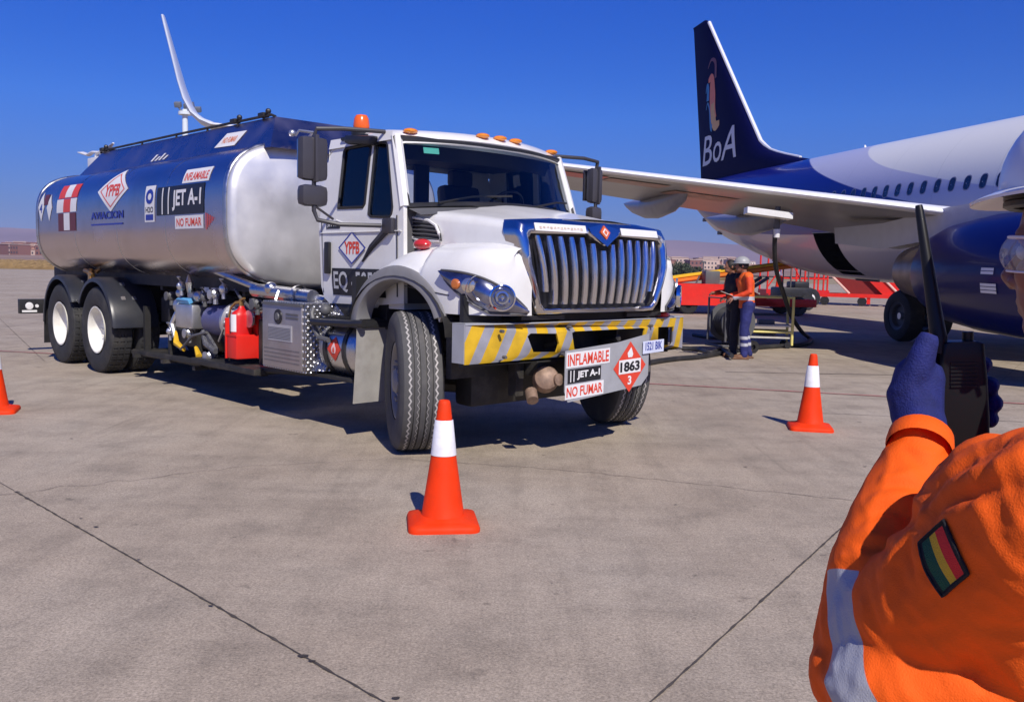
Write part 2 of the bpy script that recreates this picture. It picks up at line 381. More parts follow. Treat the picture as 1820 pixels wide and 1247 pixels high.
# --- tank
TA, TB_, TZC, TN = 1.25, .715, 1.865, 3.4
def tsec(th, s=1., da=0.):
    c, n_ = cos(th), sin(th)
    return ((TA*s+da)*math.copysign(abs(c)**(2/TN), c), TZC+(TB_*s+da)*math.copysign(abs(n_)**(2/TN), n_))
NT = 72
def tring(x, s, da=0): return [(x, *tsec(2*pi*k/NT+pi/NT, s, da)) for k in range(NT)]
tankm = mat('polished_barrel', (.60, .515, .53), .23, 1., var=.07, vs=1.6, rvar=.07, dirt=.5, dc=(.30, .26, .24), bump=.03, bs=3.2)
headm = mat('brushed_head', (.80, .785, .76), .46, .72, var=.12, vs=2.5, rvar=.1, dirt=.3, dc=(.45, .4, .36), bump=.12, bs=7)
t = MB(); t.grid([tring(x, s) for x, s in ((-8.2, .998), (-8.0, 1), (-6.6, 1), (-5.2, 1), (-3.9, 1), (-2.62, 1))], cv=True)
tank = part('tank', t, tankm)
h = MB()
h.grid([tring(x, s) for x, s in ((-2.62, 1.0), (-2.575, .993), (-2.545, .968), (-2.53, .93), (-2.50, .78), (-2.465, .55), (-2.445, .3), (-2.44, .02))], cv=True, cap=True)
part('tank_head', h, headm, tank, 60)
h = MB(); h.grid([tring(x, s) for x, s in ((-8.2, .998), (-8.33, .975), (-8.42, .92), (-8.48, .78), (-8.53, .5), (-8.54, .02))], cv=True, cap=True)
part('tank_head', h, tankm, tank, 60)
s_ = MB()
for x in (-2.61, -8.19):
    s_.grid([tring(x+dx, 1., da) for dx, da in ((-.03, .0), (-.022, .012), (0, .016), (.022, .012), (.03, 0))], cv=True)
for x in (-3.95, -5.3, -6.7): s_.grid([tring(x+dx, 1., da) for dx, da in ((-.012, -.001), (0, .003), (.012, -.001))], cv=True)
part('weld_seam', s_, STEEL, tank, 60)
def tankfn(off):
    def fn(u, v):   # u = x along the barrel, v = height
        q = max(min((v-TZC)/TB_, .9999), -.9999)
        y = -TA*(1-abs(q)**TN)**(1/TN)
        return V((u, y-off, v+(off*.6 if v > TZC+.45 else 0)))
    return fn
def tpatch(mb, u0, v0, u1, v1, off, nv=8): patch(mb, tankfn(off), u0, v0, u1, v1, 2, nv)
def placard(name, items, label=None):
    mb = MB(); used = []
    for it in items:
        mm = it[0]
        if mm not in used: used.append(mm)
        mb.mt(used.index(mm))
        if it[1] == 'r': tpatch(mb, *it[2], it[3])
        elif it[1] == 't': text_on(mb, it[4], tankfn(it[3]), *it[2], bold=it[5] if len(it) > 5 else .015, cuts=6)
        elif it[1] == 'p':
            fn = tankfn(it[3]); mb.grid([[fn(*(V(a).lerp(V(b), k/8))) for k in range(9)] for a, b in it[2]])
    return part(name, mb, used, tank, 60, label)
# JET A-1 panel and its neighbours
placard('fuel_name_panel', [(KSIGN, 'r', (-4.16, 1.86, -3.04, 2.155), .004)] + [(WSIGN, 'r', (x, 1.87, x+.028, 2.145), .007) for x in (-4.02, -3.87)] + [(WSIGN, 't', (-3.76, 1.90, -3.10, 2.11), .007, 'JET A-1', .03)])
placard('warning_panel', [(WSIGN, 'r', (-3.57, 2.17, -2.97, 2.31), .004), (RSIGN, 't', (-3.53, 2.195, -3.01, 2.275), .007, 'INFLAMABLE')])
placard('warning_panel', [(WSIGN, 'r', (-3.70, 1.715, -3.05, 1.845), .004), (RSIGN, 't', (-3.66, 1.74, -3.09, 1.82), .007, 'NO FUMAR')])
placard('notice_panel', [(WSIGN, 'r', (-4.47, 1.80, -4.21, 2.185), .004), (BSIGN, 't', (-4.44, 1.99, -4.24, 2.15), .007, 'O', .06), (KSIGN, 't', (-4.44, 1.90, -4.24, 1.96), .007, 'H2O'), (BSIGN, 'r', (-4.44, 1.82, -4.24, 1.88), .007)])
placard('notice_panel', [(RSIGN, 'r', (-3.0+.035*k, 1.70+.02*k, -2.985+.035*k, 1.86-.01*k), .005) for k in range(6)])
def diamond(cx, cz, hw, hh): return [((cx-hw*(1-abs(q)), cz+hh*q), (cx+hw*(1-abs(q)), cz+hh*q)) for q in [k/12 for k in range(-12, 13)]]
def dring(cx, cz, hw, hh, f0=.84, f1=.92):
    o = []
    c = [(0, -1), (1, 0), (0, 1), (-1, 0)]
    for i in range(4):
        a, b = V(c[i]), V(c[(i+1) % 4])
        o.append([((cx+hw*f1*a.lerp(b, k/6).x, cz+hh*f1*a.lerp(b, k/6).y), (cx+hw*f0*a.lerp(b, k/6).x, cz+hh*f0*a.lerp(b, k/6).y)) for k in range(7)])
    return o
placard('company_emblem', [(WSIGN, 'p', diamond(-5.46, 2.19, .47, .25), .004)] + [(RSIGN, 'p', r_, .007) for r_ in dring(-5.46, 2.19, .47, .25, .74, .80)] + [(RSIGN, 't', (-5.69, 2.12, -5.23, 2.26), .007, 'YPFB', .03)])
placard('company_name', [(BSIGN, 't', (-6.1, 1.86, -5.08, 1.95), .005, 'AVIACION', .03), (BSIGN, 'r', (-6.1, 1.79, -5.1, 1.81), .005)])
placard('hazard_cross', [(RSIGN, 'r', (-7.32, 2.16, -6.62, 2.33), .004), (WSIGN, 'r', (-7.08, 2.17, -6.84, 2.33), .006), (WSIGN, 'r', (-7.36, 1.98, -6.62, 2.15), .004), (RSIGN, 'r', (-7.10, 1.98, -6.84, 2.15), .006), (mat('sign_maroon', (.13, .03, .04), .5), 'r', (-7.30, 1.74, -6.64, 1.97), .004), (WSIGN, 'r', (-7.08, 1.75, -6.86, 1.97), .006)])
placard('hazard_panel', [(WSIGN, 'p', diamond(-8.0, 2.08, .13, .2), .004), (WSIGN, 'p', diamond(-7.66, 2.06, .11, .18), .004), (mat('sign_maroon', (0, 0, 0)), 'r', (-7.9, 2.1, -7.72, 2.24), .005), (BSIGN, 't', (-8.06, 2.0, -7.95, 2.12), .007, '4')])
# --- top deck: coaming, hatches, rails
c = MB()
c.add([(-7.7, -.88, 2.48), (-2.42, -.88, 2.48), (-2.42, .88, 2.48), (-7.7, .88, 2.48), (-7.35, -.66, 2.82), (-2.72, -.66, 2.82), (-2.72, .66, 2.82), (-7.35, .66, 2.82)],
      [(0, 1, 5, 4), (1, 2, 6, 5), (2, 3, 7, 6), (3, 0, 4, 7)])
c.bx((-7.3, -.62, 2.55), (-2.76, .62, 2.6))
coam = part('coaming', c, mat('coaming_sheet', (.50, .44, .48), .3, 1., var=.1, vs=3, rvar=.1, bump=.05, bs=5), tank)
r = MB()
for y in (-.66, .66):
    r.tube([(-7.4, y, 2.82), (-7.36, y, 2.845), (-5, y, 2.85), (-2.8, y, 2.845), (-2.72, y, 2.82)], .014, 6)
    for x in (-7.1, -6.0, -5.0, -4.2, -3.5, -2.95): r.cyl((x, y, 2.80), (x, y, 2.85), .012, 6)
r.tube([(-7.36, -.66, 2.87), (-7.4, 0, 2.87), (-7.36, .66, 2.87)], .014, 6)
part('deck_rail', r, FRAME, tank)
for x in (-6.4, -5.0, -3.7):
    hm = MB(); hm.lathe([(0, .24), (.16, .24), (.2, .22), (.215, .05), (.24, .04), (.24, 0)], (x, .05, 2.6), (0, 0, 1), 20); hm.bx((x-.26, .03, 2.8), (x+.2, .09, 2.83), .01)
    part('manhole_cover', hm, ALU, tank)
for x in (-3.55, -2.95, -7.3):
    k_ = MB(); k_.bx((x-.06, -.7, 2.83), (x+.05, -.62, 2.88), .015); k_.bx((x+.02, -.67, 2.84), (x+.11, -.65, 2.87)); k_.sph((x+.09, -.66, 2.885), .03, 8, 6); part('rail_clamp', k_, BLACK, tank)
w_ = MB()
w_.tube([(-8.62, -.55, 2.93), (-8.4, -.55, 2.90), (-8.2, -.55, 2.86), (-8.0, -.55, 2.89), (-7.75, -.55, 2.86), (-7.5, -.55, 2.87), (-7.25, -.55, 2.95)], [.012, .045, .04, .03, .045, .05, .015], 8, flat=.5)
w_.tube([(-7.95, -.55, 2.58), (-7.85, -.55, 2.88)], .03, 6); w_.bx((-8.05, -.62, 2.56), (-7.6, -.48, 2.80), .02)
part('vent_cover', w_, WSIGN, tank)
def coamfn(off):
    a = V((0, .22, .34)).normalized(); nrm = V((0, -.34, .22)).normalized()
    return lambda u, v: V((u, -.88, 2.48))+a*v+nrm*off
lb = MB(); fn = coamfn(.006)
poly_on(lb, fn, [(-3.70, .11), (-3.24, .10), (-3.16, .28), (-3.60, .29)]); lb.mt(1); text_on(lb, 'NO FUMAR', coamfn(.009), -3.58, .15, -3.28, .23)
part('warning_panel', lb, [WSIGN, mat('faded_orange', (.75, .25, .12), .6)], coam, 0)
lb = MB(); fn = coamfn(.006)
for k in range(4): poly_on(lb, fn, [(-5.3+.11*k, .07), (-5.25+.11*k, .07), (-5.19+.11*k, .07+.06*(1 if k % 2 else 1.6)), (-5.24+.11*k, .07+.06*(1 if k % 2 else 1.6))])
part('hull_number', lb, [WSIGN], coam, 0)
gr_ = MB(); gr_.tube([(-2.44, -.60, 2.62), (-2.38, -.60, 2.66), (-2.38, -.45, 2.66), (-2.44, -.45, 2.62)], .015, 6); gr_.sph((-2.4, -.66, 2.63), .035)
part('grab_handle', gr_, ALU, tank)

# --- cab ------------------------------------------------------------
CY = .99
glass = mat('cab_glass', (.55, .68, .70), .02, 0., var=0, trans=1., ior=1.45)
n_, L_, b_ = nodes(glass)
tr = n_.new('ShaderNodeBsdfTransparent'); tr.inputs[0].default_value = (.74, .80, .82, 1)
gl = n_.new('ShaderNodeBsdfGlossy'); gl.inputs[1].default_value = .02; gl.inputs[0].default_value = (.9, .95, 1, 1)
fr = n_.new('ShaderNodeFresnel'); fr.inputs[0].default_value = 1.5; mxs = n_.new('ShaderNodeMixShader')
L_.new(fr.outputs[0], mxs.inputs[0]); L_.new(tr.outputs[0], mxs.inputs[1]); L_.new(gl.outputs[0], mxs.inputs[2])
L_.new(mxs.outputs[0], n_['Material Output'].inputs[0])
side = [(-1.36, 1.20), (-1.39, 1.72), (-1.34, 2.18), (-1.27, 2.40), (-.47, 2.385), (-.375, 2.36), (-.20, 1.86), (-.20, 1.10), (-.60, 1.07), (-1.26, 1.06), (-1.33, 1.10)]
win1 = [(-1.10, 1.86), (-1.085, 2.33), (-1.06, 2.355), (-.72, 2.365), (-.70, 2.34), (-.715, 1.88), (-.735, 1.855)]
win2 = [(-.655, 1.80), (-.645, 2.34), (-.63, 2.365), (-.50, 2.355), (-.475, 2.33), (-.335, 1.84), (-.345, 1.79), (-.37, 1.765), (-.62, 1.775)]
cabw = MB()
def tumble(p):   # gentle tumblehome above the belt line and tuck-under below
    y = p[1]; s = math.copysign(1, y); z = p[2]
    return (p[0], y - s*(max(0, z-1.8)*.10 + max(0, 1.3-z)**1.6*.25), z)
def sideplate(sg, mb, outer, holes, th=.035, y=CY):
    if sg < 0: mb.plate(outer, holes, (0, -y, 0), (1, 0, 0), (0, 0, 1), th)
    else: mb.plate([(-x, z) for x, z in outer], [[(-x, z) for x, z in h_] for h_ in holes], (0, y, 0), (-1, 0, 0), (0, 0, 1), th)
for sg in (-1, 1):
    d = MB(); sideplate(sg, d, side, [win1, win2]); d.v = [tumble(p) for p in d.v]
    # raised belt crease and window surround
    door = part('door', d, [WHITE])
    g_ = MB()
    for wn in (win1, win2): sideplate(sg, g_, wn, [], .006, CY-.012)
    g_.v = [tumble(p) for p in g_.v]; part('side_window', g_, glass, door, 0)
    tr_ = MB(); fy = lambda y: -y if sg < 0 else y
    def loopt(pts, rr_, yy):
        P = [V(tumble((x, fy(yy), z))) for x, z in pts]; P.append(P[0]); tr_.tube(P, rr_, 5, cap=False)
    loopt(win1, .014, CY-.002); loopt(win2, .011, CY-.002)
    part('window_seal', tr_, BLACK, door)
    ln = MB()
    ln.tube([tumble((-1.37, fy(CY+.001), 1.655)), tumble((-.22, fy(CY+.001), 1.66))], .008, 6, flat=.6)
    ln.tube([tumble((-1.12, fy(CY+.001), 1.76)), tumble((-1.02, fy(CY+.001), 1.735)), tumble((-.70, fy(CY+.001), 1.72)), tumble((-.33, fy(CY+.001), 1.70))], .007, 6)
    part('crease', ln, WHITE, door)
    for gp0 in (((-.275, 1.15), (-.275, 1.78), .006), ((-1.33, 1.15), (-1.345, 1.75), .005)):
        sm = MB(); sm.tube([tumble((gp0[0][0], fy(CY+.0005), gp0[0][1])), tumble((gp0[1][0], fy(CY+.0005), gp0[1][1]))], gp0[2], 4); part('door_gap', sm, BLACK, door)
    hd = MB(); hd.box((-1.235, fy(CY+.012), 1.445), (.075, .03, .27), bev=.012); part('door_handle', hd, BLACK, door)
    if sg < 0:
        sfn = lambda off: (lambda u, v: V(tumble((u, -CY-off, v))))
        b1 = MB(); patch(b1, sfn(.003), -1.18, 1.135, -.42, 1.36, 6, 3); b1.mt(1); text_on(b1, 'EQ -5055', sfn(.006), -1.155, 1.16, -.50, 1.335, .02)
        part('fleet_number', b1, [KSIGN, mat('sign_grey', (.5, .5, .5), .5)], door, 0)
        b1 = MB(); patch(b1, sfn(.003), -1.27, 1.69, -1.06, 1.745); b1.mt(1); text_on(b1, 'JET A-1', sfn(.006), -1.25, 1.70, -1.08, 1.735, .02)
        part('fuel_name_panel', b1, [KSIGN, WSIGN], door, 0)
        b1 = MB(); fn = sfn(.003); fn2 = sfn(.006); cx, cz = -.88, 1.53; hw = .20; hh = .135
        poly_on(b1, fn, [(cx, cz-hh), (cx+hw, cz), (cx, cz+hh), (cx-hw, cz)]); b1.mt(1)
        for r_ in dring(cx, cz, hw, hh, .9, 1.): b1.grid([[fn2(*a), fn2(*b)] for a, b in r_])
        b1.mt(2); text_on(b1, 'YPFB', fn2, cx-.11, cz-.05, cx+.11, cz+.05, .03)
        part('company_emblem', b1, [WSIGN, BSIGN, RSIGN], door, 0)
# cab shell: back wall, floor, roof, pillars
s1 = MB()
s1.plate([(-.93, 1.1), (.93, 1.1), (.93, 2.15), (.86, 2.36), (-.86, 2.36), (-.93, 2.15)], [rnd_rect(-.62, 1.85, .62, 2.28, .05)], (-1.31, 0, 0), (0, 1, 0), (0, 0, 1), .04)
s1.bx((-1.33, -.93, 1.05), (-.25, .93, 1.12))
def roofz(y): return 2.49 - .035*abs(y/.95)**2
def xw(q, top):   # plan curve of the windscreen, q in -1..1
    return (-.40+.20*(1-q*q)) if top else (-.21+.26*(1-q*q))
P = []
N = 24
for i in range(N+1):
    q = -1+2*i/N; y = q*.945
    zt = 2.515-.035*abs(q)**2.2; xf_ = xw(q, True)
    ze = 2.36+.0*q
    drop = max(0, abs(q)-.93)/.07
    row = [(-1.30, y, 2.30), (-1.30, y, 2.40-.05*drop), (-1.26, y*.995, zt-.04-.06*drop), (-1.15, y*.99, zt-.02-.05*drop), (-.8, y*.985, zt-.045*drop), (xf_-.22, y*.985, zt-.015-.04*drop), (xf_-.08, y*.99, zt-.035-.035*drop), (xf_-.005, y*.995, zt-.07-.03*drop), (xf_+.03, y, zt-.105-.02*drop), (xf_+.0, y, 2.375)]
    P.append(row)
s1.grid(P)
s1.grid([[(x, y, z-.035) for x, y, z in row] for row in P])
for sg in (-1, 1): s1.tube([(-.22, sg*.955, 1.84), (-.30, sg*.935, 2.1), (-.40, sg*.91, 2.40)], .045, 8)      # A pillars
s1.grid([[(-1.30, sg_*.95, 2.36), (-.40, sg_*.95, 2.37)] for sg_ in (-1,)]+[[(-1.30, -.93, 2.44), (-.42, -.93, 2.44)]])
part('cab_shell', s1, WHITE)
# cowl under the windscreen and firewall
cw = MB()
cw.grid([[(xw(q, False)-.02, q*.95, 1.82+.04*(1-q*q)), (xw(q, False)+.03, q*.95, 1.83+.04*(1-q*q)), (xw(q, False)+.16, q*.93, 1.78+.05*(1-q*q))] for q in [-1+i/10 for i in range(21)]])
cw.bx((-.26, -.93, 1.1), (-.22, .93, 1.82))
part('cowl', cw, DGREY)
ws = MB()
ws.grid([[V((xw(q, False), q*.935, 1.85+.045*(1-q*q))).lerp(V((xw(q, True)+.01, q*.925, 2.385)), k/6) for k in range(7)] for q in [-1+i/12 for i in range(25)]])
wsh = part('windscreen', ws, glass, None, 60)
wf = MB()
for top in (0, 1):
    wf.tube([V((xw(q, top)+(.012 if top else .006), q*.94, (2.385 if top else 1.85+.045*(1-q*q)))) for q in [-1+i/12 for i in range(25)]], .022, 6)
for sg in (-1, 1): wf.tube([(xw(1, False)+.01, sg*.945, 1.85), (xw(1, True)+.012, sg*.93, 2.39)], .026, 6)
part('windscreen_seal', wf, BLACK, wsh)
wi = MB()
for y0_ in (-.75, .05):
    q = y0_/.94; wi.tube([(xw(q, False)+.05, y0_, 1.88), (xw(q, False)+.05, y0_+.35, 1.95), (xw(q+.7, False)+.03, y0_+.65, 1.97)], .009, 5)
part('wiper', wi, BLACK, wsh)
st_ = MB(); st_.box((-.275, -.66, 2.30), (.006, .13, .05), (0, R(-19), R(-18))); part('sticker', st_, mat('teal_sticker', (.1, .5, .4), .5), wsh)
# interior
it = MB()
it.grid([[(xw(q, False)-.05, q*.9, 1.80), (xw(q, False)-.25, q*.9, 1.86), (-.50, q*.9, 1.84), (-.55, q*.9, 1.50)] for q in [-1+i/6 for i in range(13)]])
for y in (-.45, .45):
    it.box((-.98, y, 1.42), (.46, .5, .14), bev=.05); it.box((-1.20, y, 1.80), (.14, .46, .72), (0, R(-8), 0), bev=.06); it.box((-1.22, y, 2.22), (.10, .26, .16), bev=.04)
it.bx((-1.26, -.9, 2.31), (-.5, .9, 2.35)); it.grid([[(xw(q, True)-.02, q*.86, 2.37), (xw(q, True)-.10, q*.86, 2.24)] for q in [-1+i/6 for i in range(13)]])
it.tube([(-.35, .05, 2.36), (-.36, .05, 2.30), (-.36, -.05, 2.27), (-.36, .2, 2.27)], .02, 6)
it.box((-1.24, 0, 2.0), (.05, .16, .7), bev=.02)
part('interior', it, mat('cab_interior', (.025, .025, .03), .7, var=.2))
sw = MB(); C_ = V((-.62, .45, 1.90)); ax = V((-.8, 0, .6)).normalized(); p_ = V((0, 1, 0)); q_ = ax.cross(p_)
sw.tube([C_+(p_*cos(2*pi*k/24)+q_*sin(2*pi*k/24))*.215 for k in range(25)], .014, 6, cap=False)
for a in (0, 2.1, 4.2): sw.tube([C_, C_+(p_*cos(a)+q_*sin(a))*.21], .012, 5)
sw.tube([C_, C_-ax*.3], .03, 8); part('steering_wheel', sw, BLACK)
# roof furniture
for y in (-.80, -.16, .03, .22, .80):
    q = y/.945; zt = 2.515-.035*abs(q)**2.2; ml = MB(); ml.sph((xw(q, True)-.02, y, zt-.045), .055, 12, 8, (1.0, 1.15, .42)); part('marker_light', ml, AMBER)
be = MB(); be.cyl((-.95, -.86, 2.44), (-.95, -.86, 2.505), .085, 16); be.box((-.93, -.86, 2.43), (.36, .2, .03), bev=.01)
beacon = part('beacon', be, BLACK)
be = MB(); be.lathe([(0, .062), (.03, .068), (.09, .06), (.115, .045), (.125, .0)], (-.95, -.86, 2.505), (0, 0, 1), 18); part('beacon_lens', be, mat('beacon_orange', (.85, .13, .01), .25, coat=.5), beacon)
ds = MB(); ds.box((-.80, -.955, 2.395), (.40, .10, .075), (0, R(6), 0), bev=.03); part('roof_bracket', ds, BLACK)
# mirrors
for sg in (-1, 1):
    y = sg*1.45
    mm = MB()
    mm.tube([(-.52, sg*.93, 2.44), (-.62, sg*1.25, 2.435), (-.70, sg*1.44, 2.42), (-.72, y, 2.36), (-.72, y, 2.1), (-.72, y, 1.80), (-.70, sg*1.43, 1.73), (-.62, sg*1.28, 1.70), (-.42, sg*1.03, 1.70)], .017, 8)
    mm.box((-.36, sg*1.0, 1.70), (.13, .06, .12), bev=.02)
    mm.tube([(-.72, y, 1.84), (-.68, sg*1.3, 1.74)], .010, 5); mm.tube([(-.40, sg*1.0, 1.66), (-.60, sg*.99, 1.54), (-.74, sg*.985, 1.42)], [.03, .026, .008], 6)
    sh_ = .34 if sg > 0 else 0.
    mm.v = [(x_+sh_*min(1, max(0, (abs(y_)-.95)/.4)), y_, z_) for x_, y_, z_ in mm.v]
    mo = part('mirror', mm, mat('mirror_grey', (.045, .043, .05), .45, var=.05))
    hh_ = MB(); hh_.box((-.74, y, 2.195), (.10, .235, .335), bev=.045); hh_.box((-.74, y, 1.915), (.11, .235, .165), bev=.05)
    hh_.box((-.69, y, 2.195), (.05, .035, .36), bev=.012); hh_.v = [(x_+sh_, y+(y_-y)*(.62 if sg > 0 else 1), z_) for x_, y_, z_ in hh_.v]
    part('mirror_head', hh_, mat('mirror_shell', (.055, .052, .06), .35, var=.05), mo)
    gl_ = MB(); gl_.bx((-.800+sh_, y-.10, 2.05), (-.792+sh_, y+.10, 2.34)); part('mirror_glass', gl_, CHROME, mo)
# --- bonnet ---------------------------------------------------------
def lerp(a, b, t): return a+(b-a)*t
def sstep(a, b, x): t = max(0, min(1, (x-a)/(b-a))); return t*t*(3-2*t)
HX0, HX1 = -.23, .875
hb = MB(); rows = []
NX = 22
for i in range(NX+1):
    u = i/NX; x = lerp(HX0, HX1, u)
    zc = lerp(1.885, 1.752, u**1.15) + .02*sin(pi*u)
    ze = lerp(1.79, 1.685, u); ys = lerp(.86, .83, u)
    row = []
    for j in range(25):
        q = -1+j/12; a = abs(q); s = math.copysign(1, q)
        if a <= .75:
            k = a/.75; yy = .72*ys/.86*k; z = zc - (zc-ze)*.42*k**3 + .022*sstep(.30, .5, k)*0 - .012*sstep(.55, .65, k)
        else:
            k = (a-.75)/.25; yy = lerp(.72*ys/.86, ys, sin(k*pi/2)**.8); z = lerp(zc-(zc-ze)*.42-.012, ze-.03, 1-cos(k*pi/2))
        bulge = .03*math.exp(-((yy)/.28)**4)*(1-u*.6)
        row.append((x + (.13*(1-(yy/.86)**2) if i == 0 else 0) + (.05*(1-(yy/.83)**2) if i == NX else 0), s*yy, z+bulge))
    zb = 1.53
    row = [(x, -ys-.005, zb), (x, -ys-.004, (zb+ze)/2)] + row + [(x, ys+.004, (zb+ze)/2), (x, ys+.005, zb)]
    rows.append(row)
hb.grid(rows)
bonnet = part('bonnet', hb, WHITE, None, 50)
for sg in (-1, 1):
    # air intake: recessed quarter round with slats
    v1 = MB(); pts = [(-.385, 1.765), (-.22, 1.765), (-.03, 1.74), (.06, 1.70), (.10, 1.64), (.115, 1.585), (-.13, 1.59), (-.24, 1.615), (-.32, 1.68)]
    if sg < 0: v1.plate(pts, [], (0, -.872, 0), (1, 0, 0), (0, 0, 1), .03)
    else: v1.plate([(-x, z) for x, z in pts], [], (0, .872, 0), (-1, 0, 0), (0, 0, 1), .03)
    vent = part('air_intake', v1, KSIGN, bonnet, 0)
    v2 = MB()
    for k in range(5):
        z = 1.73-.032*k; xa = -.36+.035*k; xb = [.0, .06, .09, .105, .11][k]
        v2.tube([(xa, sg*.88, z+.01), (lerp(xa, xb, .6), sg*.883, z+.002), (xb, sg*.88, z-.012)], .006, 5)
    part('slat', v2, DGREY, vent)
    v3 = MB(); v3.tube([(x, sg*.874, z) for x, z in pts+pts[:1]], .012, 6, cap=False); part('intake_rim', v3, WHITE, vent)
# --- wings / fenders: outline in plan, crown, arch
def fplan(s):     # s 0..1 from the door to the grille: plan point (x, y) and inward normal
    if s < .55: return (lerp(-.57, .50, s/.55), 1.165)
    a = (s-.55)/.45*pi/2
    return (.50+.47*sin(a)**.9, .74+.425*cos(a)**.85)
def archz(x):
    d = abs(x+.03)/.51
    return (.93 + .375*(max(0, 1-min(d, 1)**1.9))**.54) if d < 1 else .93
def crown(s): return 1.40 - .02*sstep(.5, 1, s)
for sg in (-1, 1):
    fm = MB(); rows = []
    NS = 56
    for i in range(NS+1):
        s = i/NS; x, y = fplan(s); zc = crown(s)
        if x < .25: zc = min(zc, archz(x)+.085)
        zl = archz(x) if s < .60 else 1.065
        zl = max(zl, 1.065) if x > .5 else max(zl, 1.0)
        zl = min(zl, zc-.03)
        zt = lerp(1.50, 1.565, sstep(0, .4, s)) - .05*sstep(.6, 1, s)
        if x < .25: zt = min(zt, zc+.04+.13*sstep(-.5, .2, x))
        yi = .815; xi = min(x, .86 if s > .9 else x)
        mid = (x*.96+.0, lerp(y, yi, .30)); 
        row = [(x-.02, y-.045, zl+.0), (x, y, zl), (x, y+.006, lerp(zl, zc, .35)), (x, y+.004, lerp(zl, zc, .75)), (x-.005, y-.012, zc-.01), (lerp(x, xi, .1), lerp(y, yi, .10), zc+.035), (lerp(x, xi, .3), lerp(y, yi, .28), lerp(zc, zt, .68)), (lerp(x, xi, .6), lerp(y, yi, .55), lerp(zc, zt, .90)), (xi, lerp(y, yi, .82), zt), (xi, yi+.01, zt+.004), (xi, yi-.02, zt+.03)]
        rows.append([(a, sg*b, c) for a, b, c in row])
    fm.grid(rows)
    fen = part('front_wing', fm, WHITE, None, 60)
    # panel gap between wing and bonnet
    gp = MB(); gp.tube([(-.18, sg*.838, 1.56), (.3, sg*.834, 1.583), (.92, sg*.825, 1.535)], .006, 4); gp.tube([(fplan(.33+.02*k)[0], sg*(fplan(.33+.02*k)[1]+.006), 1.245-.004*k) for k in range(14)], .004, 4)
    part('panel_gap', gp, BLACK, fen)
    # grey arch moulding
    am = MB(); rows = []
    for k in range(33):
        a = lerp(R(183), R(16), k/32); e = 1.0
        cx, cz, rx, rz = -.03, .93, .51, .375
        def pt(ex, yy):
            ca, sa = cos(a), sin(a)
            return (cx+(rx+ex)*math.copysign(abs(ca)**(2/1.9), ca), sg*yy, cz+(rz+ex)*math.copysign(abs(sa)**(2/1.9), sa))
        rows.append([pt(-.03, 1.06), pt(-.028, 1.17), pt(-.012, 1.192), pt(.02, 1.194), pt(.045, 1.182), pt(.075, 1.182), pt(.09, 1.168), pt(.08, 1.13)])
    am.grid(rows)
    part('arch_moulding', am, mat('moulding_grey', (.23, .225, .225), .6, var=.1, dirt=.3), fen, 50)
    # inner wheel housing
    ih = MB(); ih.grid([[(-.02+.60*cos(a), sg*y, .90+.42*max(sin(a), -.1)) for y in (.35, 1.2)] for a in [pi*k/16 for k in range(17)]])
    ih.bx((-.70, sg*.34, .8), (.85, sg*.36, 1.52)); ih.bx((.70, sg*.36, .70), (.74, sg*1.17, 1.20)); ih.bx((-.72, sg*.36, .72), (-.66, sg*1.1, 1.3)); ih.bx((.72, sg*.36, 1.03), (.93, sg*.80, 1.06)); ih.bx((.70, -.38, .98), (.90, .38, 1.07))
    part('wheel_housing', ih, BLACK, fen)
    dm = MB(); dm.sph((.06, sg*1.0, 1.555), .075, 14, 8, (1.1, .8, .55)); part('side_marker', dm, REDL, fen)
    # headlamp: curved patch following the nose of the wing
    def lampfn(off):
        def fn(s, z):
            x, y = fplan(s); x2, y2 = fplan(min(s+.01, 1)); x1, y1 = fplan(s-.01); t = V((x2-x1, y2-y1)).normalized(); nx, ny = -t.y, t.x
            if nx < 0 and ny < 0: nx, ny = -nx, -ny
            nx, ny = abs(t.y), abs(t.x)
            lean = .02*(1.35-z)
            return V((x+nx*(off)+lean*0, sg*(y+ny*off), z))
        return fn
    S0, S1 = .55, .972
    def lz(s):
        k = (s-S0)/(S1-S0)
        top = 1.368 - .02*k - .235*k**2.6 
        bot = 1.355 - .262*min(1, k*1.75)**.62 - .018*k
        return bot, max(top, bot+.004)
    lm = MB(); lfb = {j: lampfn(.006+.038*sin(pi*min(1, j/8*1.0))**.8) for j in range(9)}
    lm.grid([[lfb[j](s, lerp(lz(s)[0], lz(s)[1], j/8)) for j in range(9)] for s in [lerp(S0, S1, i/30) for i in range(31)]])
    lamp = part('headlamp', lm, mat('lamp_bowl', (.30, .31, .40), .14, .95, var=.5, vs=9), fen, 60)
    rim = MB(); b2 = lampfn(.012)
    P = [b2(lerp(S0, S1, i/24), lz(lerp(S0, S1, i/24))[1]) for i in range(25)] + [b2(lerp(S1, S0, i/24), lz(lerp(S1, S0, i/24))[0]) for i in range(25)]
    rim.tube(P, .008, 5); part('lamp_rim', rim, DGREY, lamp)
    for (s, z, r_, mt_, nm) in [(.640, 1.275, .036, mat('amber_dim', (.50, .14, .03), .3, coat=.5), 'turn_signal'), (.700, 1.27, .05, mat('lamp_reflector', (.75, .68, .58), .15, .9), 'high_beam')]:
        o_ = lampfn(.044)(s, z); ax = (lampfn(.1)(s, z)-lampfn(0)(s, z)).normalized()
        q = MB(); q.lathe([(-.012, r_*1.0), (.008, r_), (.016, r_*.7), (.018, 0)], o_, ax, 18); part(nm, q, mt_, lamp)
    s, z = .845, 1.19; o_ = lampfn(.044)(s, z); ax = (lampfn(.1)(s, z)-lampfn(0)(s, z)).normalized()
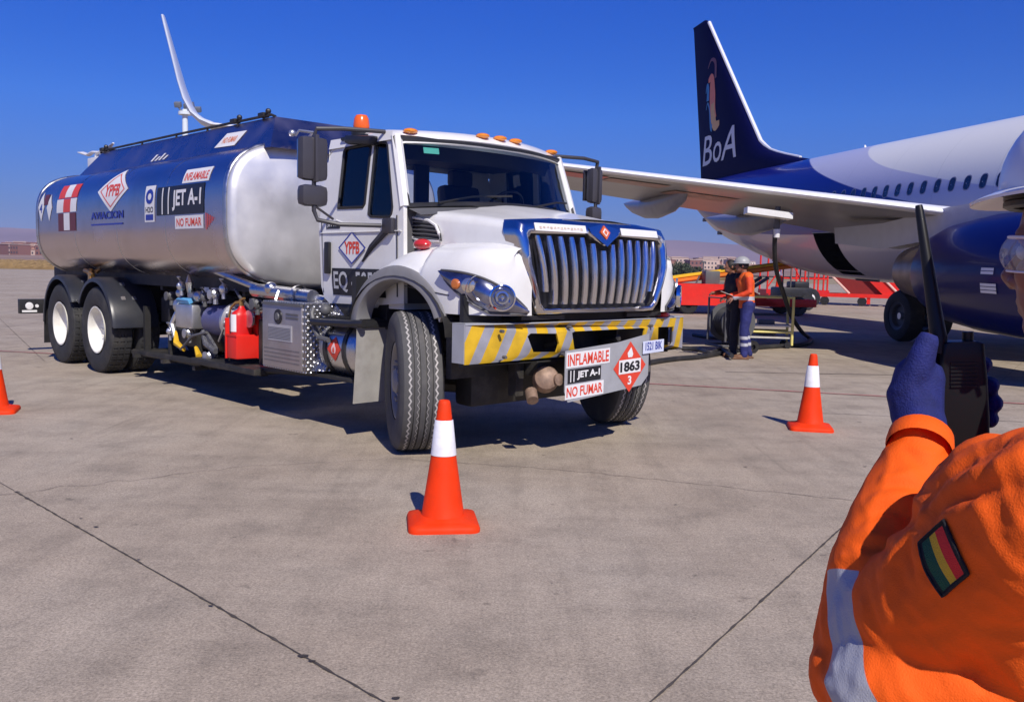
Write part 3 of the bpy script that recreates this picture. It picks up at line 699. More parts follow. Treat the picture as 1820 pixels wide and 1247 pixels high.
    q = MB(); q.lathe([(-.01, .092), (.02, .092), (.024, .082), (.012, .078)], o_, ax, 24); part('lamp_ring', q, CHROME, lamp)
    q = MB(); q.lathe([(.010, .08), (-.004, .068), (-.010, .055), (.018, .046), (.020, .034), (.004, .026), (.022, .012), (.024, 0)], o_, ax, 24); part('low_beam', q, mat('projector_lens', (.45, .47, .55), .08, .9), lamp)
    q = MB(); q.lathe([(.0, .11), (.018, .107), (.0, .104)], lampfn(.042)(.755, 1.235), ax, 24, R(20), R(230)); part('lamp_ridge', q, SILVER, lamp)
# --- grille
gx = .955
def gplan(x, y): return x + .055*(1-(y/.85)**2)
TOP, BOT = 1.742, 1.065
outer = [(-.66, BOT), (.66, BOT), (.70, BOT+.05), (.82, 1.42), (.845, 1.66), (.815, TOP-.01), (.5, TOP+.012), (0, TOP+.02), (-.5, TOP+.012), (-.815, TOP-.01), (-.845, 1.66), (-.82, 1.42), (-.70, BOT+.05)]
inner = [(-.60, 1.115), (.60, 1.115), (.645, 1.16), (.74, 1.42), (.75, 1.60), (.72, 1.632), (.17, 1.645), (.0, 1.56), (-.17, 1.645), (-.72, 1.632), (-.75, 1.60), (-.74, 1.42), (-.645, 1.16)]
def dens(P, n=5): return [tuple(V(P[i]).lerp(V(P[(i+1) % len(P)]), k/n)) for i in range(len(P)) for k in range(n)]
gm = MB(); O, I = dens(outer), dens(inner)
def gp_(p, dx): return (gplan(gx, p[0])+dx - .055*((p[1]-1.34)/.34)**2, p[0], p[1])
prof = [(0, -.14, 0), (0.0, -.03, 0), (.10, .0, 0), (.35, .022, 0), (.75, .018, 0), (.95, .0, 0), (1.0, -.05, 0), (1.0, -.14, 0)]
gm.grid([[gp_(V(O[i]).lerp(V(I[i]), t), dx) for t, dx, _ in prof] for i in range(len(O))], cu=True)
gril = part('grille', gm, mat('grille_chrome', (.70, .69, .70), .12, 1., var=.02), None, 50)
for k in range(13):
    y = -.66+.11*k; a = abs(y)
    zt = 1.625 if a > .2 else 1.625-.09*(1-a/.2); zb = 1.14 if a < .6 else 1.14+(a-.6)*1.5
    yb = y*.90; b = MB(); P = []
    for j in range(9):
        t = j/8; z = lerp(zb, zt, t); yy = lerp(yb, y, t); xx = gplan(gx, yy) - .055*((z-1.34)/.34)**2 - .004
        P.append([(xx-.06, yy-.023, z), (xx-.015, yy-.022, z), (xx+.006, yy-.011, z), (xx+.009, yy, z), (xx+.006, yy+.011, z), (xx-.015, yy+.022, z), (xx-.06, yy+.023, z)])
    b.grid(P, cap=False); part('grille_bar', b, mat('bar_chrome', (.70, .69, .69), .17, 1., var=.03, rvar=.05), gril, 50)
gb = MB(); gb.plate(inner, [], (gx-.065, 0, 0), (0, 1, 0), (0, 0, 1), .01)
part('grille_mesh', gb, KSIGN, gril, 0)
for y0, y1, tx in ((-.70, -.20, 'NO FUMAR  NO FUMAR'), (.20, .70, 'NO FUMAR')):
    b = MB(); fnp = lambda off: (lambda u, v: V((gplan(gx, u)-.055*((v-1.34)/.34)**2+.024+off, u, v)))
    patch(b, fnp(.0), y0, 1.658, y1, 1.712, 6, 1); 
    if y0 < 0:
        b.mt(1)
        for k in range(13): patch(b, fnp(.003), y0+.04+.033*k, 1.672+.004*(k % 3), y0+.062+.033*k, 1.69, 1, 1)
    part('badge_strip', b, [WSIGN, mat('faint_print', (.62, .50, .40), .5, var=.4, vs=80)], gril, 0)
b = MB(); fnp = lambda off: (lambda u, v: V((gplan(gx, u)-.055*((v-1.34)/.34)**2+.028+off, u, v)))
poly_on(b, fnp(0), [(-.17, 1.70), (-.16, 1.66), (0, 1.565), (.16, 1.66), (.17, 1.70), (0, 1.735)])
b.mt(1); poly_on(b, fnp(.004), [(0, 1.618), (.058, 1.672), (0, 1.726), (-.058, 1.672)])
b.mt(2); poly_on(b, fnp(.007), [(0, 1.640), (.034, 1.672), (0, 1.704), (-.034, 1.672)]); b.mt(1); poly_on(b, fnp(.010), [(0, 1.652), (.02, 1.672), (0, 1.692), (-.02, 1.672)])
part('emblem', b, [mat('grille_chrome', (0, 0, 0)), mat('emblem_orange', (.65, .12, .03), .35), WSIGN], gril, 0)
# --- bumper: bent plate with openings, chevrons in the paint
bum = MB()
BX = .93
outl = [(-1.24, .735), (1.24, .735), (1.24, 1.01), (-1.24, 1.01)]
outl = [(-1.24+.155*k, .735) for k in range(17)] + [(1.24-.155*k, 1.01) for k in range(17)]
holes = [[(-.72, .915), (-.66, .80), (-.43, .79), (-.405, .85), (-.43, .925), (-.69, .935)], [(-.27, .925), (-.24, .80), (.58, .80), (.61, .925), (.58, .935), (-.24, .935)], [(.80, .935), (.80, .78), (1.0, .775), (1.03, .80), (1.03, .93)]]
def bend(p): return (p[0]-.05*(abs(p[1])/1.24)**2-.04*sstep(1.0, 1.24, abs(p[1])), p[1], p[2])
bum.plate(outl, [h_[::-1] for h_ in holes], (BX, 0, 0), (0, 1, 0), (0, 0, 1), .014)
bum.v = [bend(p) for p in bum.v]
bum.mt(1)
bum.grid([[bend((BX-.16, y, 1.012)), bend((BX-.002, y, 1.012)), bend((BX+.004, y, 1.005))] for y in [-1.24+.155*k for k in range(17)]])
for sg in (-1, 1): bum.bx((BX-.22, sg*1.238, .74), (BX-.095, sg*1.244, 1.01))
bm = mat('chevron_paint', (.3, .3, .3), .45, var=0); n, L, b = nodes(bm)
tc = n.new('ShaderNodeTexCoord'); sp = n.new('ShaderNodeSeparateXYZ'); L.new(tc.outputs['Object'], sp.inputs[0])
def mth(op, a, b_=None, c_=None):
    q = n.new('ShaderNodeMath'); q.operation = op
    for i, v in enumerate((a, b_, c_)):
        if v is None: continue
        if isinstance(v, (int, float)): q.inputs[i].default_value = v
        else: L.new(v, q.inputs[i])
    return q.outputs[0]
yy = mth('MULTIPLY_ADD', sp.outputs[2], -.48, sp.outputs[1])
ph = mth('FRACT', mth('MULTIPLY', mth('ADD', yy, 5.0), 5.1))
st = mth('LESS_THAN', ph, .57)
nz = n.new('ShaderNodeTexNoise'); nz.inputs['Scale'].default_value = 7; nz.inputs['Detail'].default_value = 8; L.new(tc.outputs['Object'], nz.inputs['Vector'])
rp = n.new('ShaderNodeMapRange'); rp.inputs[1].default_value = .35; rp.inputs[2].default_value = .7; rp.inputs[3].default_value = 1.08; rp.inputs[4].default_value = .72; L.new(nz.outputs['Fac'], rp.inputs[0])
mx = n.new('ShaderNodeMix'); mx.data_type = 'RGBA'; mx.inputs[6].default_value = (.33, .33, .37, 1); mx.inputs[7].default_value = (.68, .42, .02, 1); L.new(st, mx.inputs[0])
vm = n.new('ShaderNodeVectorMath'); vm.operation = 'SCALE'; L.new(mx.outputs[2], vm.inputs[0]); L.new(rp.outputs[0], vm.inputs['Scale']); L.new(vm.outputs[0], b.inputs['Base Color'])
bumper = part('bumper', bum, [bm, GREYP])
for y, z in ((-.98, .96), (-.95, .78), (-.3, .97), (.68, .95), (-.36, .77)):
    bb = MB(); bb.disc((BX-.02, y, z), (1, 0, 0), .012, 10, .03); part('bolt', bb, DGREY, bumper)
# --- placard board, number plate, tow eye
bd = MB(); fb = flatfn((.985, 0, 0), (0, 1, 0), (0, 0, 1), 0)
bd.plate([(-.40, .50), (-.36, .42), (.50, .485), (.585, .56), (.585, .895), (.20, .84), (-.40, .80)], [], (.985, 0, 0), (0, 1, 0), (0, 0, 1), .004)
def ff(off): return flatfn((.985, 0, 0), (0, 1, .035), (0, 0, 1), off)
bd.mt(1); patch(bd, ff(.003), -.39, .685, .10, .80); patch(bd, ff(.003), -.395, .455, .035, .56)
bd.mt(2); patch(bd, ff(.003), -.37, .57, .0, .675)
bd.mt(3); text_on(bd, 'INFLAMABLE', ff(.005), -.375, .70, .085, .785, .02); text_on(bd, 'NO FUMAR', ff(.005), -.38, .47, .02, .545, .02)
bd.mt(1); text_on(bd, 'JET A-1', ff(.005), -.27, .59, -.015, .655, .04); patch(bd, ff(.005), -.345, .58, -.335, .665); patch(bd, ff(.005), -.31, .58, -.30, .665)
cx, cz = .345, .63; bd.mt(3); poly_on(bd, ff(.003), [(cx, cz-.20), (cx+.20, cz), (cx, cz+.20), (cx-.20, cz)])
bd.mt(1); patch(bd, ff(.005), cx-.135, cz-.05, cx+.135, cz+.06); poly_on(bd, ff(.005), [(cx-.025, cz+.075), (cx+.025, cz+.075), (cx+.035, cz+.10), (cx+.01, cz+.155), (cx-.035, cz+.11)]); text_on(bd, '3', ff(.005), cx-.022, cz-.14, cx+.022, cz-.07, .03)
bd.mt(2); text_on(bd, '1863', ff(.007), cx-.12, cz-.035, cx+.12, cz+.045, .04)
part('warning_board', bd, [GREYP, WSIGN, KSIGN, RSIGN], None, 0)
pl = MB(); pl.plate([(.49, .735), (.76, .745), (.76, .845), (.49, .835)], [], (1.0, 0, 0), (0, 1, 0), (0, 0, 1), .003); pl.mt(1)
text_on(pl, '1521 BIK', flatfn((1.0, 0, 0), (0, 1, .03), (0, 0, 1), .002), .52, .745, .735, .81, .02)
part('number_plate', pl, [mat('plate_pale', (.62, .66, .80), .4), BSIGN], None, 0)
tw = MB(); tw.lathe([(-.09, .0), (-.09, .06), (-.05, .095), (.03, .10), (.07, .085), (.09, .05), (.10, 0)], (.83, -.44, .58), (.6, -.5, .25), 18); tw.lathe([(0, .0), (0, .04), (.05, .045), (.055, 0)], (.90, -.42, .585), (1, 0, .1), 12); tw.cyl((.80, -.56, .50), (.86, -.60, .44), .045, 12)
part('tow_coupling', tw, CASTR)
tw = MB(); tw.sph((.80, -.30, 1.045), .025, 8, 6, (1, 2, .5)); tw.sph((.84, .06, 1.045), .025, 8, 6, (1, 1.6, .5)); part('latch', tw, CHROME)
tw = MB(); tw.sph((.84, .93, 1.03), .06, 10, 6, (1, 1.5, .5)); part('side_marker', tw, REDL)
# --- wheels
def tyre_prof(r, w):
    h = w/2
    return [(-h*.86, r*.56), (-h*.98, r*.64), (-h*1.03, r*.80), (-h*.98, r*.93), (-h*.86, r*.985), (-h*.72, r*.998)] + \
           [p for g in (-.42, -.14, .14, .42) for p in ((h*(g*1.0-.03), r), (h*(g-.022), r*.972), (h*(g+.022), r*.972), (h*(g+.03), r))] + \
           [(h*.72, r*.998), (h*.86, r*.985), (h*.98, r*.93), (h*1.03, r*.80), (h*.98, r*.64), (h*.86, r*.56)]
def wheel(loc, rz, kind, sg, w=.29, r=.525, tyres=((0,),)):
    M = MX.Translation(V(loc)) @ MX.Rotation(rz, 4, 'Z')
    rimm = mat('wheel_cream', (.80, .78, .70), .5, var=.06, dirt=.25) if kind == 'rear' else mat('wheel_steel', (.30, .29, .28), .55, .3, dirt=.5)
    rm = MB().xf(M)
    offs = [0] if kind == 'front' else [-.165, .165]
    for o_ in offs: rm.lathe([(o_-.13, .29), (o_-.13, .275), (o_-.10, .26), (o_+.10, .26), (o_+.13, .275), (o_+.13, .29)], (0, 0, 0), (0, sg, 0), 32)
    face = (.165 if kind == 'rear' else 0)
    if kind == 'front':
        rm.lathe([(.03, .262), (.035, .23), (.075, .20), (.10, .15), (.10, .10), (.13, .095), (.15, .07), (.155, 0)], (0, 0, 0), (0, sg, 0), 32)
    else:
        rm.lathe([(face+.05, .262), (face+.01, .245), (face-.015, .20), (face-.02, .12), (face+.0, .10), (face+.01, .05), (face+.012, 0)], (0, 0, 0), (0, sg, 0), 32)
    for k in range(10):
        a = 2*pi*k/10; x_ = face-.02 if kind == 'rear' else .10
        rm.cyl((cos(a)*.145, sg*x_, sin(a)*.145), (cos(a)*.145, sg*(x_+.035), sin(a)*.145), .014, 6)
    wh = part('wheel', rm, rimm, None, 40)
    for o_ in offs:
        ty = MB().xf(M)
        ty.lathe(tyre_prof(r, w if kind == 'front' else .27), (0, sg*o_, 0), (0, sg, 0), 56)
        # tread: shallow staggered blocks
        if kind == 'front':
            ty.mt(1)
            for g_, wz in ((-.60, .010), (-.22, .003), (.22, .003), (.60, .010)):
                P = []
                for k in range(121):
                    a = 2*pi*k/120; y_ = g_*w/2+(.008 if k % 2 else -.008); P.append([((r+.0012)*cos(a), y_-wz*.6, (r+.0012)*sin(a)), ((r+.0012)*cos(a), y_+wz*.6, (r+.0012)*sin(a))])
                ty.grid(P)
            ty.mt(0)
        else:
            for g_ in (-.56, 0, .56):
                for k in range(40):
                    a = 2*pi*k/40; da = .05; y_ = sg*o_+g_*.135
                    vs_ = [((r+.006)*cos(a+d1*da), y_+d2*.026, (r+.006)*sin(a+d1*da)) for d1, d2 in ((-1, -1), (1, -1), (1, 1), (-1, 1))]+[((r-.02)*cos(a+d1*da), y_+d2*.026, (r-.02)*sin(a+d1*da)) for d1, d2 in ((-1, -1), (1, -1), (1, 1), (-1, 1))]
                    ty.add(vs_, [(0, 1, 2, 3), (0, 4, 5, 1), (1, 5, 6, 2), (2, 6, 7, 3), (3, 7, 4, 0)])
        part('tyre', ty, [mat('front_tread', (.085, .083, .082), .82, dirt=.55, dc=(.16, .15, .14), vs=9, bump=.6, bs=160), mat('tread_dust', (.42, .40, .38), .9, var=.3, vs=60)] if kind == 'front' else RUBBER, wh, 35)
    return wh
STEER = R(-29)
wheel((0, -1.03, .527), STEER, 'front', -1, w=.315); wheel((.10, 1.17, .527), R(-24), 'front', 1, w=.315)
for xa in (-6.1, -7.43):
    for sg in (-1, 1): wheel((xa, sg*.93, .527), 0, 'rear', sg)
# rear fenders and flaps
for xa in (-6.1, -7.43):
    for sg in (-1, 1):
        q = MB(); rows = []
        for k in range(25):
            a = lerp(R(6 if xa > -7 else 30), R(150 if xa > -7 else 180), k/24); c_, s_ = cos(a), sin(a); rr_ = .635
            row = [(xa+(rr_+dr)*c_, sg*y, .53+(rr_+dr)*s_) for y, dr in ((.70, 0), (.71, .01), (1.21, .01), (1.245, -.005), (1.25, -.05), (1.235, -.05))]
            rows.append(row)
        q.grid(rows); q.grid([[(x, y, z-.012) for x, y, z in r_[:4]] for r_ in rows])
        fe = part('rear_fender', q, mat('fender_black', (.022, .024, .03), .34, var=.1, bump=.04, bs=8, dirt=.2, dc=(.1, .09, .08)), None, 40)
        for a, y in ((60, 1.02), (38, 1.08), (38, .95)):
            q = MB(); q.box((xa+.65*cos(R(a)), sg*y, .53+.65*sin(R(a))), (.05, .05, .012), (0, R(90-a), 0)); part('fastener', q, SILVER, fe)
    f_ = MB()
for sg in (-1, 1):
    q = MB(); q.box((-8.07, sg*.97, .52), (.012, .52, .60), (0, R(4), 0)); part('mud_flap', q, BLACK)
    q = MB(); q.grid([[(-.52+.05*sin(t*1.3), sg*y, lerp(.30, .92, t)) for y in (.80, .95, 1.10, 1.22)] for t in [k/8 for k in range(9)]])
    q.v = [(x, y, z) for x, y, z in q.v]; part('mud_flap', q, mat('flap_grey', (.36, .345, .32), .6, dirt=.5, var=.12), label='pale grey mud flap behind front wheel')
rb = MB(); rb.bx((-9.02, -1.30, .58), (-8.93, 1.30, .79), .01); rb.bx((-9.0, -.45, .75), (-8.6, -.37, .95)); rb.bx((-9.0, .37, .75), (-8.6, .45, .95))
rbm = part('rear_bumper', rb, BLACK)
for sg in (-1, 1):
    for dx, s2 in ((.0, 1), (-.12, -1)):
        q = MB(); q.lathe([(0, .0), (0, .055), (.015, .05), (.022, 0)], (-8.928+dx*.8, sg*1.17, .69), (s2, 0, 0), 16); q.disc((-8.928+dx*.8, sg*1.07, .69), (s2, 0, 0), .025, 10, .012); q.box((-8.925+dx*.8, sg*1.17, .615), (.006, .2, .03))
        part('tail_lamp', q, WSIGN, rbm)
rp_ = MB(); rp_.cyl((-8.35, -.62, 1.2), (-8.35, -.62, .9), .03, 8); rp_.cyl((-8.35, -.86, 1.12), (-8.35, -.86, .45), .028, 8); rp_.bx((-8.7, -.9, 1.08), (-8.2, .9, 1.28), .03)
part('rear_bracket', rp_, FRAME)
# --- pump module, toolbox, fuel tank, pipes -------------------------
dk = MB(); dk.tube([(-5.45, -1.02, .30), (-3.2, -1.02, .34), (-2.2, -1.02, .40), (-1.0, -1.0, .47)], .035, 6)
dk.bx((-3.6, -1.15, .34), (-2.25, -.5, .40), .01); dk.bx((-5.4, -.98, .27), (-3.5, -.55, .33)); dk.bx((-1.3, -1.15, .445), (-.62, -.7, .475), .01)
for x in (-5.3, -4.6, -3.9, -3.2, -2.5): dk.bx((x-.025, -.95, .3), (x+.025, -.88, .85))
for x in (-5.2, -4.4, -3.6): dk.bx((x-.03, -1.12, .26), (x+.03, -.5, .30))
deck = part('lower_deck', dk, FRAME)
tr_ = MB(); tr_.tube([(-3.75, -1.03, .355), (-3.25, -1.03, .37)], .045, 6, flat=.6); part('reflector_strip', tr_, mat('dusty_pink', (.45, .3, .25), .6), deck)
pm = MB(); y = -.86
pm.cyl((-3.62, y, .77), (-2.85, y, .80), .165, 20); pump = part('filter_vessel', pm, mat('vessel_indigo', (.09, .09, .20), .4, var=.1, dirt=.3))
q = MB(); q.lathe([(0, .165), (0, .20), (.03, .205), (.045, .20), (.06, .14), (.09, .12), (.10, 0)], (-3.08, y-.02, .79), (1, -.1, 0), 24)
for k in range(12): q.cyl((-3.02, y-.02+.178*cos(k*pi/6), .79+.178*sin(k*pi/6)), (-2.99, y-.02+.178*cos(k*pi/6), .79+.178*sin(k*pi/6)), .015, 6)
q.tube([(-3.35, y-.10, .58), (-3.1, y-.22, .60), (-2.95, y-.24, .74)], .012, 5); part('flange', q, ALU, pump)
q = MB(); q.box((-4.02, y-.05, .80), (.42, .26, .26), bev=.03); q.cyl((-4.28, y-.08, .90), (-4.18, y-.08, .90), .10, 14); q.cyl((-4.05, y-.05, .93), (-4.05, y-.05, 1.06), .06, 12); q.sph((-4.32, y-.08, .90), .07)
q.tube([(-4.3, y-.1, .86), (-4.38, y-.14, .7), (-4.30, y-.14, .55)], .035, 8); q.cyl((-3.78, y, .95), (-3.78, y, 1.12), .075, 12); q.tube([(-4.02, y-.1, 1.06), (-3.98, y-.12, 1.16), (-4.05, y-.1, 1.24)], [.03, .045, .01], 7)
q.sph((-3.85, y-.08, 1.02), .06); q.sph((-4.25, y-.1, 1.04), .055); q.cyl((-3.5, y-.05, .95), (-3.5, y-.05, 1.1), .035, 8); q.disc((-3.5, y-.05, 1.10), (0, 0, 1), .055, 10, .02)
q.tube([(-4.7, y+.1, .9), (-4.5, y, .9), (-4.3, y-.05, .9)], .06, 10); meter = part('meter', q, ALU)
q = MB(); q.box((-4.05, y-.15, .965), (.30, .05, .055), (R(25), 0, 0), bev=.01); part('meter_counter', q, mat('light_blue', (.10, .34, .62), .4), meter)
q = MB(); q.tube([(-4.28, y-.15, .62), (-4.2, y-.18, .5), (-4.0, y-.18, .44)], [.015, .035, .02], 6); q.tube([(-3.78, y-.15, .48), (-3.6, y-.2, .40)], [.02, .035], 6); part('valve_handle', q, YELLOW, meter)
q = MB(); q.tube([(-3.62, -1.0, .66), (-3.5, -1.03, .54), (-3.28, -1.03, .48)], .03, 8); q.box((-3.45, -1.0, .53), (.30, .03, .12), (0, R(35), 0)); part('spare_chain', q, mat('grip_grey', (.10, .10, .11), .6, var=.5, vs=60, bump=.6, bs=80), pump)
q = MB(); q.cyl((-2.85, y+.05, .84), (-2.45, y+.05, .84), .085, 14); q.lathe([(0, .13), (.035, .13)], (-2.66, y+.05, .84), (1, 0, 0), 14); q.sph((-2.62, y-.06, .97), .055); q.sph((-2.50, y-.06, .95), .05); q.cyl((-2.75, y-.04, .92), (-2.75, y-.04, 1.04), .03, 8)
q.lathe([(0, 0), (0, .085), (.02, .085), (.02, 0)], (-2.60, y-.14, .85), (0, -1, 0), 14); part('valve_body', q, ALU)
q = MB(); q.bx((-4.6, y-.05, .45), (-3.2, y+.15, .72), .04); q.cyl((-4.35, -.7, .7), (-4.35, -.7, 1.1), .05, 8); q.tube([(-4.1, -.6, 1.1), (-3.6, -.62, 1.02), (-2.6, -.6, 1.02)], .04, 8)
part('pump_mount', q, KSIGN, None, 30)
rg = random.Random(3)
for k, (x, yy_, z) in enumerate(((-4.45, -.98, 1.0), (-4.1, -1.02, 1.12), (-3.95, -1.0, .62), (-3.62, -.98, 1.02), (-3.3, -1.02, 1.06), (-3.15, -1.0, 1.12), (-2.42, -1.02, 1.0), (-4.55, -.95, .6), (-3.42, -1.02, .42))):
    q = MB(); q.cyl((x, yy_, z-.10), (x, yy_, z+.05), .022, 8); q.lathe([(0, .03), (.03, .05), (.06, .05), (.08, .025)], (x-.04, yy_, z), (1, 0, 0), 12)
    if k % 2: q.tube([(x, yy_, z+.05), (x+.02, yy_-.05, z+.10), (x+.10, yy_-.06, z+.10)], .010, 6)
    else: q.lathe([(0, 0), (.0, .05), (.015, .05), (.02, 0)], (x, yy_-.05, z), (0, -1, 0), 12)
    part('pipe_fitting', q, ALU if k % 3 else DGREY)
for k, (a_, b__) in enumerate((((-4.6, -.9, .95), (-3.3, -.92, 1.08)), ((-4.3, -1.0, .52), (-3.5, -1.02, .66)), ((-3.0, -.95, 1.12), (-2.3, -.98, .98)))):
    q = MB(); q.tube([a_, (lerp(a_[0], b__[0], .3), a_[1]-.05, a_[2]-.08), (lerp(a_[0], b__[0], .7), b__[1]-.04, b__[2]-.05), b__], .016, 7); part('small_pipe', q, DGREY if k else STEEL)
bv = MB(); bv.sph((-6.72, -1.06, 1.22), .05); bv.tube([(-6.86, -1.08, 1.24), (-6.7, -1.08, 1.22), (-6.58, -1.08, 1.18)], .03, 8); bv.cyl((-6.66, -1.08, 1.22), (-6.62, -1.1, 1.12), .03, 8); bv.cyl((-6.72, -1.0, 1.22), (-6.72, -.9, 1.3), .03, 8)
part('brass_valve', bv, mat('brass', (.62, .36, .12), .35, .9, dirt=.3))
# silver discharge pipe and supports behind the cab
sp_ = MB(); sp_.tube([(-3.6, -.96, 1.33), (-3.1, -1.0, 1.26), (-2.5, -1.02, 1.17), (-2.15, -1.0, 1.12), (-1.62, -.95, 1.10), (-1.42, -.9, 1.08)], .035, 8)
sp_.tube([(-2.5, -1.0, 1.13), (-2.1, -1.0, 1.12), (-1.5, -.98, 1.10)], .065, 12); sp_.lathe([(0, .09), (.04, .09)], (-1.75, -.98, 1.11), (1, 0, 0), 14); sp_.sph((-2.15, -1.03, 1.16), .06)
sp_.cyl((-1.92, -1.08, 1.14), (-1.9, -1.12, 1.06), .015, 6)
part('discharge_pipe', sp_, STEEL)
q = MB(); q.bx((-3.02, -1.03, 1.33), (-2.60, -1.0, 1.44)); q.mt(1); q.bx((-3.10, -1.031, 1.32), (-3.02, -1.0, 1.45)); part('side_placard', q, [WSIGN, RSIGN], None, 0)
# toolbox: plain door face, tread-plate sides
tp = mat('tread_plate', (.58, .58, .60), .28, .9, var=.04)
n, L, b = nodes(tp); tc = n.new('ShaderNodeTexCoord'); mp = n.new('ShaderNodeMapping'); mp.inputs['Rotation'].default_value = (R(45), 0, 0); mp.inputs['Scale'].default_value = (24, 24, 24)
ck = n.new('ShaderNodeTexVoronoi'); ck.inputs['Scale'].default_value = 1; ck.inputs['Randomness'].default_value = 0; L.new(tc.outputs['Object'], mp.inputs[0]); L.new(mp.outputs[0], ck.inputs['Vector'])
rp = n.new('ShaderNodeMapRange'); rp.inputs[1].default_value = .2; rp.inputs[2].default_value = .45; rp.inputs[3].default_value = 1; rp.inputs[4].default_value = 0; L.new(ck.outputs['Distance'], rp.inputs[0])
bp = n.new('ShaderNodeBump'); bp.inputs['Strength'].default_value = 1; bp.inputs['Distance'].default_value = .012; L.new(rp.outputs[0], bp.inputs['Height']); L.new(bp.outputs[0], b.inputs['Normal'])
mr = n.new('ShaderNodeMix'); mr.data_type = 'RGBA'; mr.inputs[6].default_value = (.30, .30, .31, 1); mr.inputs[7].default_value = (.82, .82, .84, 1); L.new(rp.outputs[0], mr.inputs[0]); L.new(mr.outputs[2], b.inputs['Base Color'])
q = MB(); q.bx((-1.93, -1.23, .47), (-1.20, -.62, 1.06), .006); q.mt(1); q.add([(-1.20, -1.18, .49), (-1.05, -1.14, .5), (-1.0, -.9, 1.05), (-1.19, -.95, 1.06), (-1.2, -.6, .5), (-1.05, -.6, .5), (-1.0, -.6, 1.05), (-1.19, -.6, 1.06)], [(0, 1, 2, 3), (1, 5, 6, 2), (3, 2, 6, 7), (0, 4, 5, 1)])
box = part('toolbox', q, [tp, tp])
q = MB(); q.bx((-1.91, -1.245, .485), (-1.25, -1.228, 1.045), .004); q.mt(1); q.bx((-1.80, -1.25, .72), (-1.40, -1.243, .86)); q.mt(2)
for k in range(9): q.bx((-1.80, -1.252, .735+.012*k), (-1.42, -1.249, .739+.012*k))
q.bx((-1.90, -1.26, 1.03), (-1.24, -1.235, 1.05))
q.bx((-1.5, -1.25, .95), (-1.30, -1.246, .965)); q.bx((-1.5, -1.25, .92), (-1.30, -1.246, .935))
for k in range(4): q.bx((-1.88, -1.25, .54+.035*k), (-1.28, -1.246, .543+.035*k))
q.mt(3); q.lathe([(0, .0), (0, .065), (.01, .062), (.012, .0)], (-1.63, -1.245, .93), (0, -1, 0), 18); q.mt(2); q.lathe([(0, 0), (0, .04), (.018, .03), (.018, 0)], (-1.63, -1.248, .93), (0, -1, 0), 12)
part('toolbox_door', q, [mat('door_sheet', (.42, .39, .39), .42, .7, var=.1, dirt=.2), mat('grey_sticker', (.40, .39, .40), .5), DGREY, KSIGN], box)
q = MB(); q.tube([(-1.18, -1.17, 1.02), (-1.16, -1.20, .98), (-1.12, -1.2, .86), (-1.05, -1.2, .79), (-.9, -1.2, .775)], .022, 8); q.sph((-1.08, -1.12, 1.01), .05); part('breather_hose', q, DGREY, box)
# underrun fuel tank
q = MB(); yt = -.93; q.lathe([(0, 0), (.0, .20), (.03, .235), (.06, .245), (.54, .245), (.57, .235), (.59, .20), (.59, 0)], (-1.14, yt, .70), (1, 0, 0), 32)
ft = part('fuel_tank', q, mat('tank_aluminium', (.62, .62, .64), .3, .95, var=.08, rvar=.08, dirt=.2))
for x in (-1.02, -.74):
    q = MB(); q.lathe([(0, .247), (0, .256), (.045, .256), (.045, .247)], (x, yt, .70), (1, 0, 0), 32); part('strap', q, BLACK, ft)
q = MB()
cf = lambda off: (lambda u, v: V((u, yt-(.246+off)*cos(v), .70+(.246+off)*sin(v))))
poly = [(-.87+.09*(1-abs(k_)/6), k_/6*.42-.02) for k_ in range(-6, 7)]; 
q.grid([[cf(.003)(-.86-.10*(1-abs(k_)/6), .02+k_/6*.42), cf(.003)(-.86+.10*(1-abs(k_)/6), .02+k_/6*.42)] for k_ in range(-6, 7)])
q.mt(1); q.grid([[cf(.006)(-.86-w_, v), cf(.006)(-.86+w_, v)] for v, w_ in ((-.12, .02), (-.05, .032), (.04, .034), (.12, .022), (.2, .008), (.26, .001))]); q.mt(0); q.grid([[cf(.008)(-.86-w_, v), cf(.008)(-.86+w_, v)] for v, w_ in ((-.10, .008), (-.04, .014), (.04, .010), (.09, .001))])
part('flame_diamond', q, [RSIGN, mat('flame_pink', (.85, .62, .58), .5)], ft, 0)
q = MB(); q.bx((-1.05, -1.17, .90), (-.45, -.90, .955), .01); q.tube([(-1.12, -1.22, .915), (-.9, -1.22, .92), (-.55, -1.22, .93), (-.40, -1.2, .94)], .03, 8); q.bx((-1.26, -.95, .88), (-.45, -.55, 1.10), .02)
for k in range(14): q.bx((-1.0+.04*k, -1.168, .955), (-.985+.04*k, -.92, .968))
part('step', q, BLACK)
# fire extinguisher hung on the deck
ex = thing('fire_extinguisher', 'bright red fire extinguisher in red case on the pump deck of the tanker truck', 'extinguisher', truck.matrix_basis @ V((-2.80, -1.02, .46)), TYAW)
ex.scale = (.54, .8, .98)
q = MB(); q.lathe([(0, 0), (0, .12), (.02, .135), (.40, .135), (.44, .11), (.47, .05), (.50, .03), (.50, 0)], (.17, -.02, .02), (0, 0, 1), 24); part('cylinder', q, RED, ex, 40)
q = MB(); q.bx((-.02, -.16, 0), (.36, .15, .24), .03); q.bx((-.03, .12, 0), (.37, .16, .46), .01); q.bx((-.03, -.165, .225), (.37, -.155, .245)); q.bx((-.03, -.17, .0), (-.0, -.12, .40)); part('case', q, BRIGHTRED, ex)
q = MB(); lf_ = lambda off: (lambda u, v: V((.17+(.136+off)*sin(u), -.02-(.136+off)*cos(u), v)))
patch(q, lf_(.003), -.05, .27, .75, .44, 8, 1); patch(q, lf_(.003), -1.0, .27, -.25, .40, 8, 1); part('paper_label', q, WSIGN, ex)
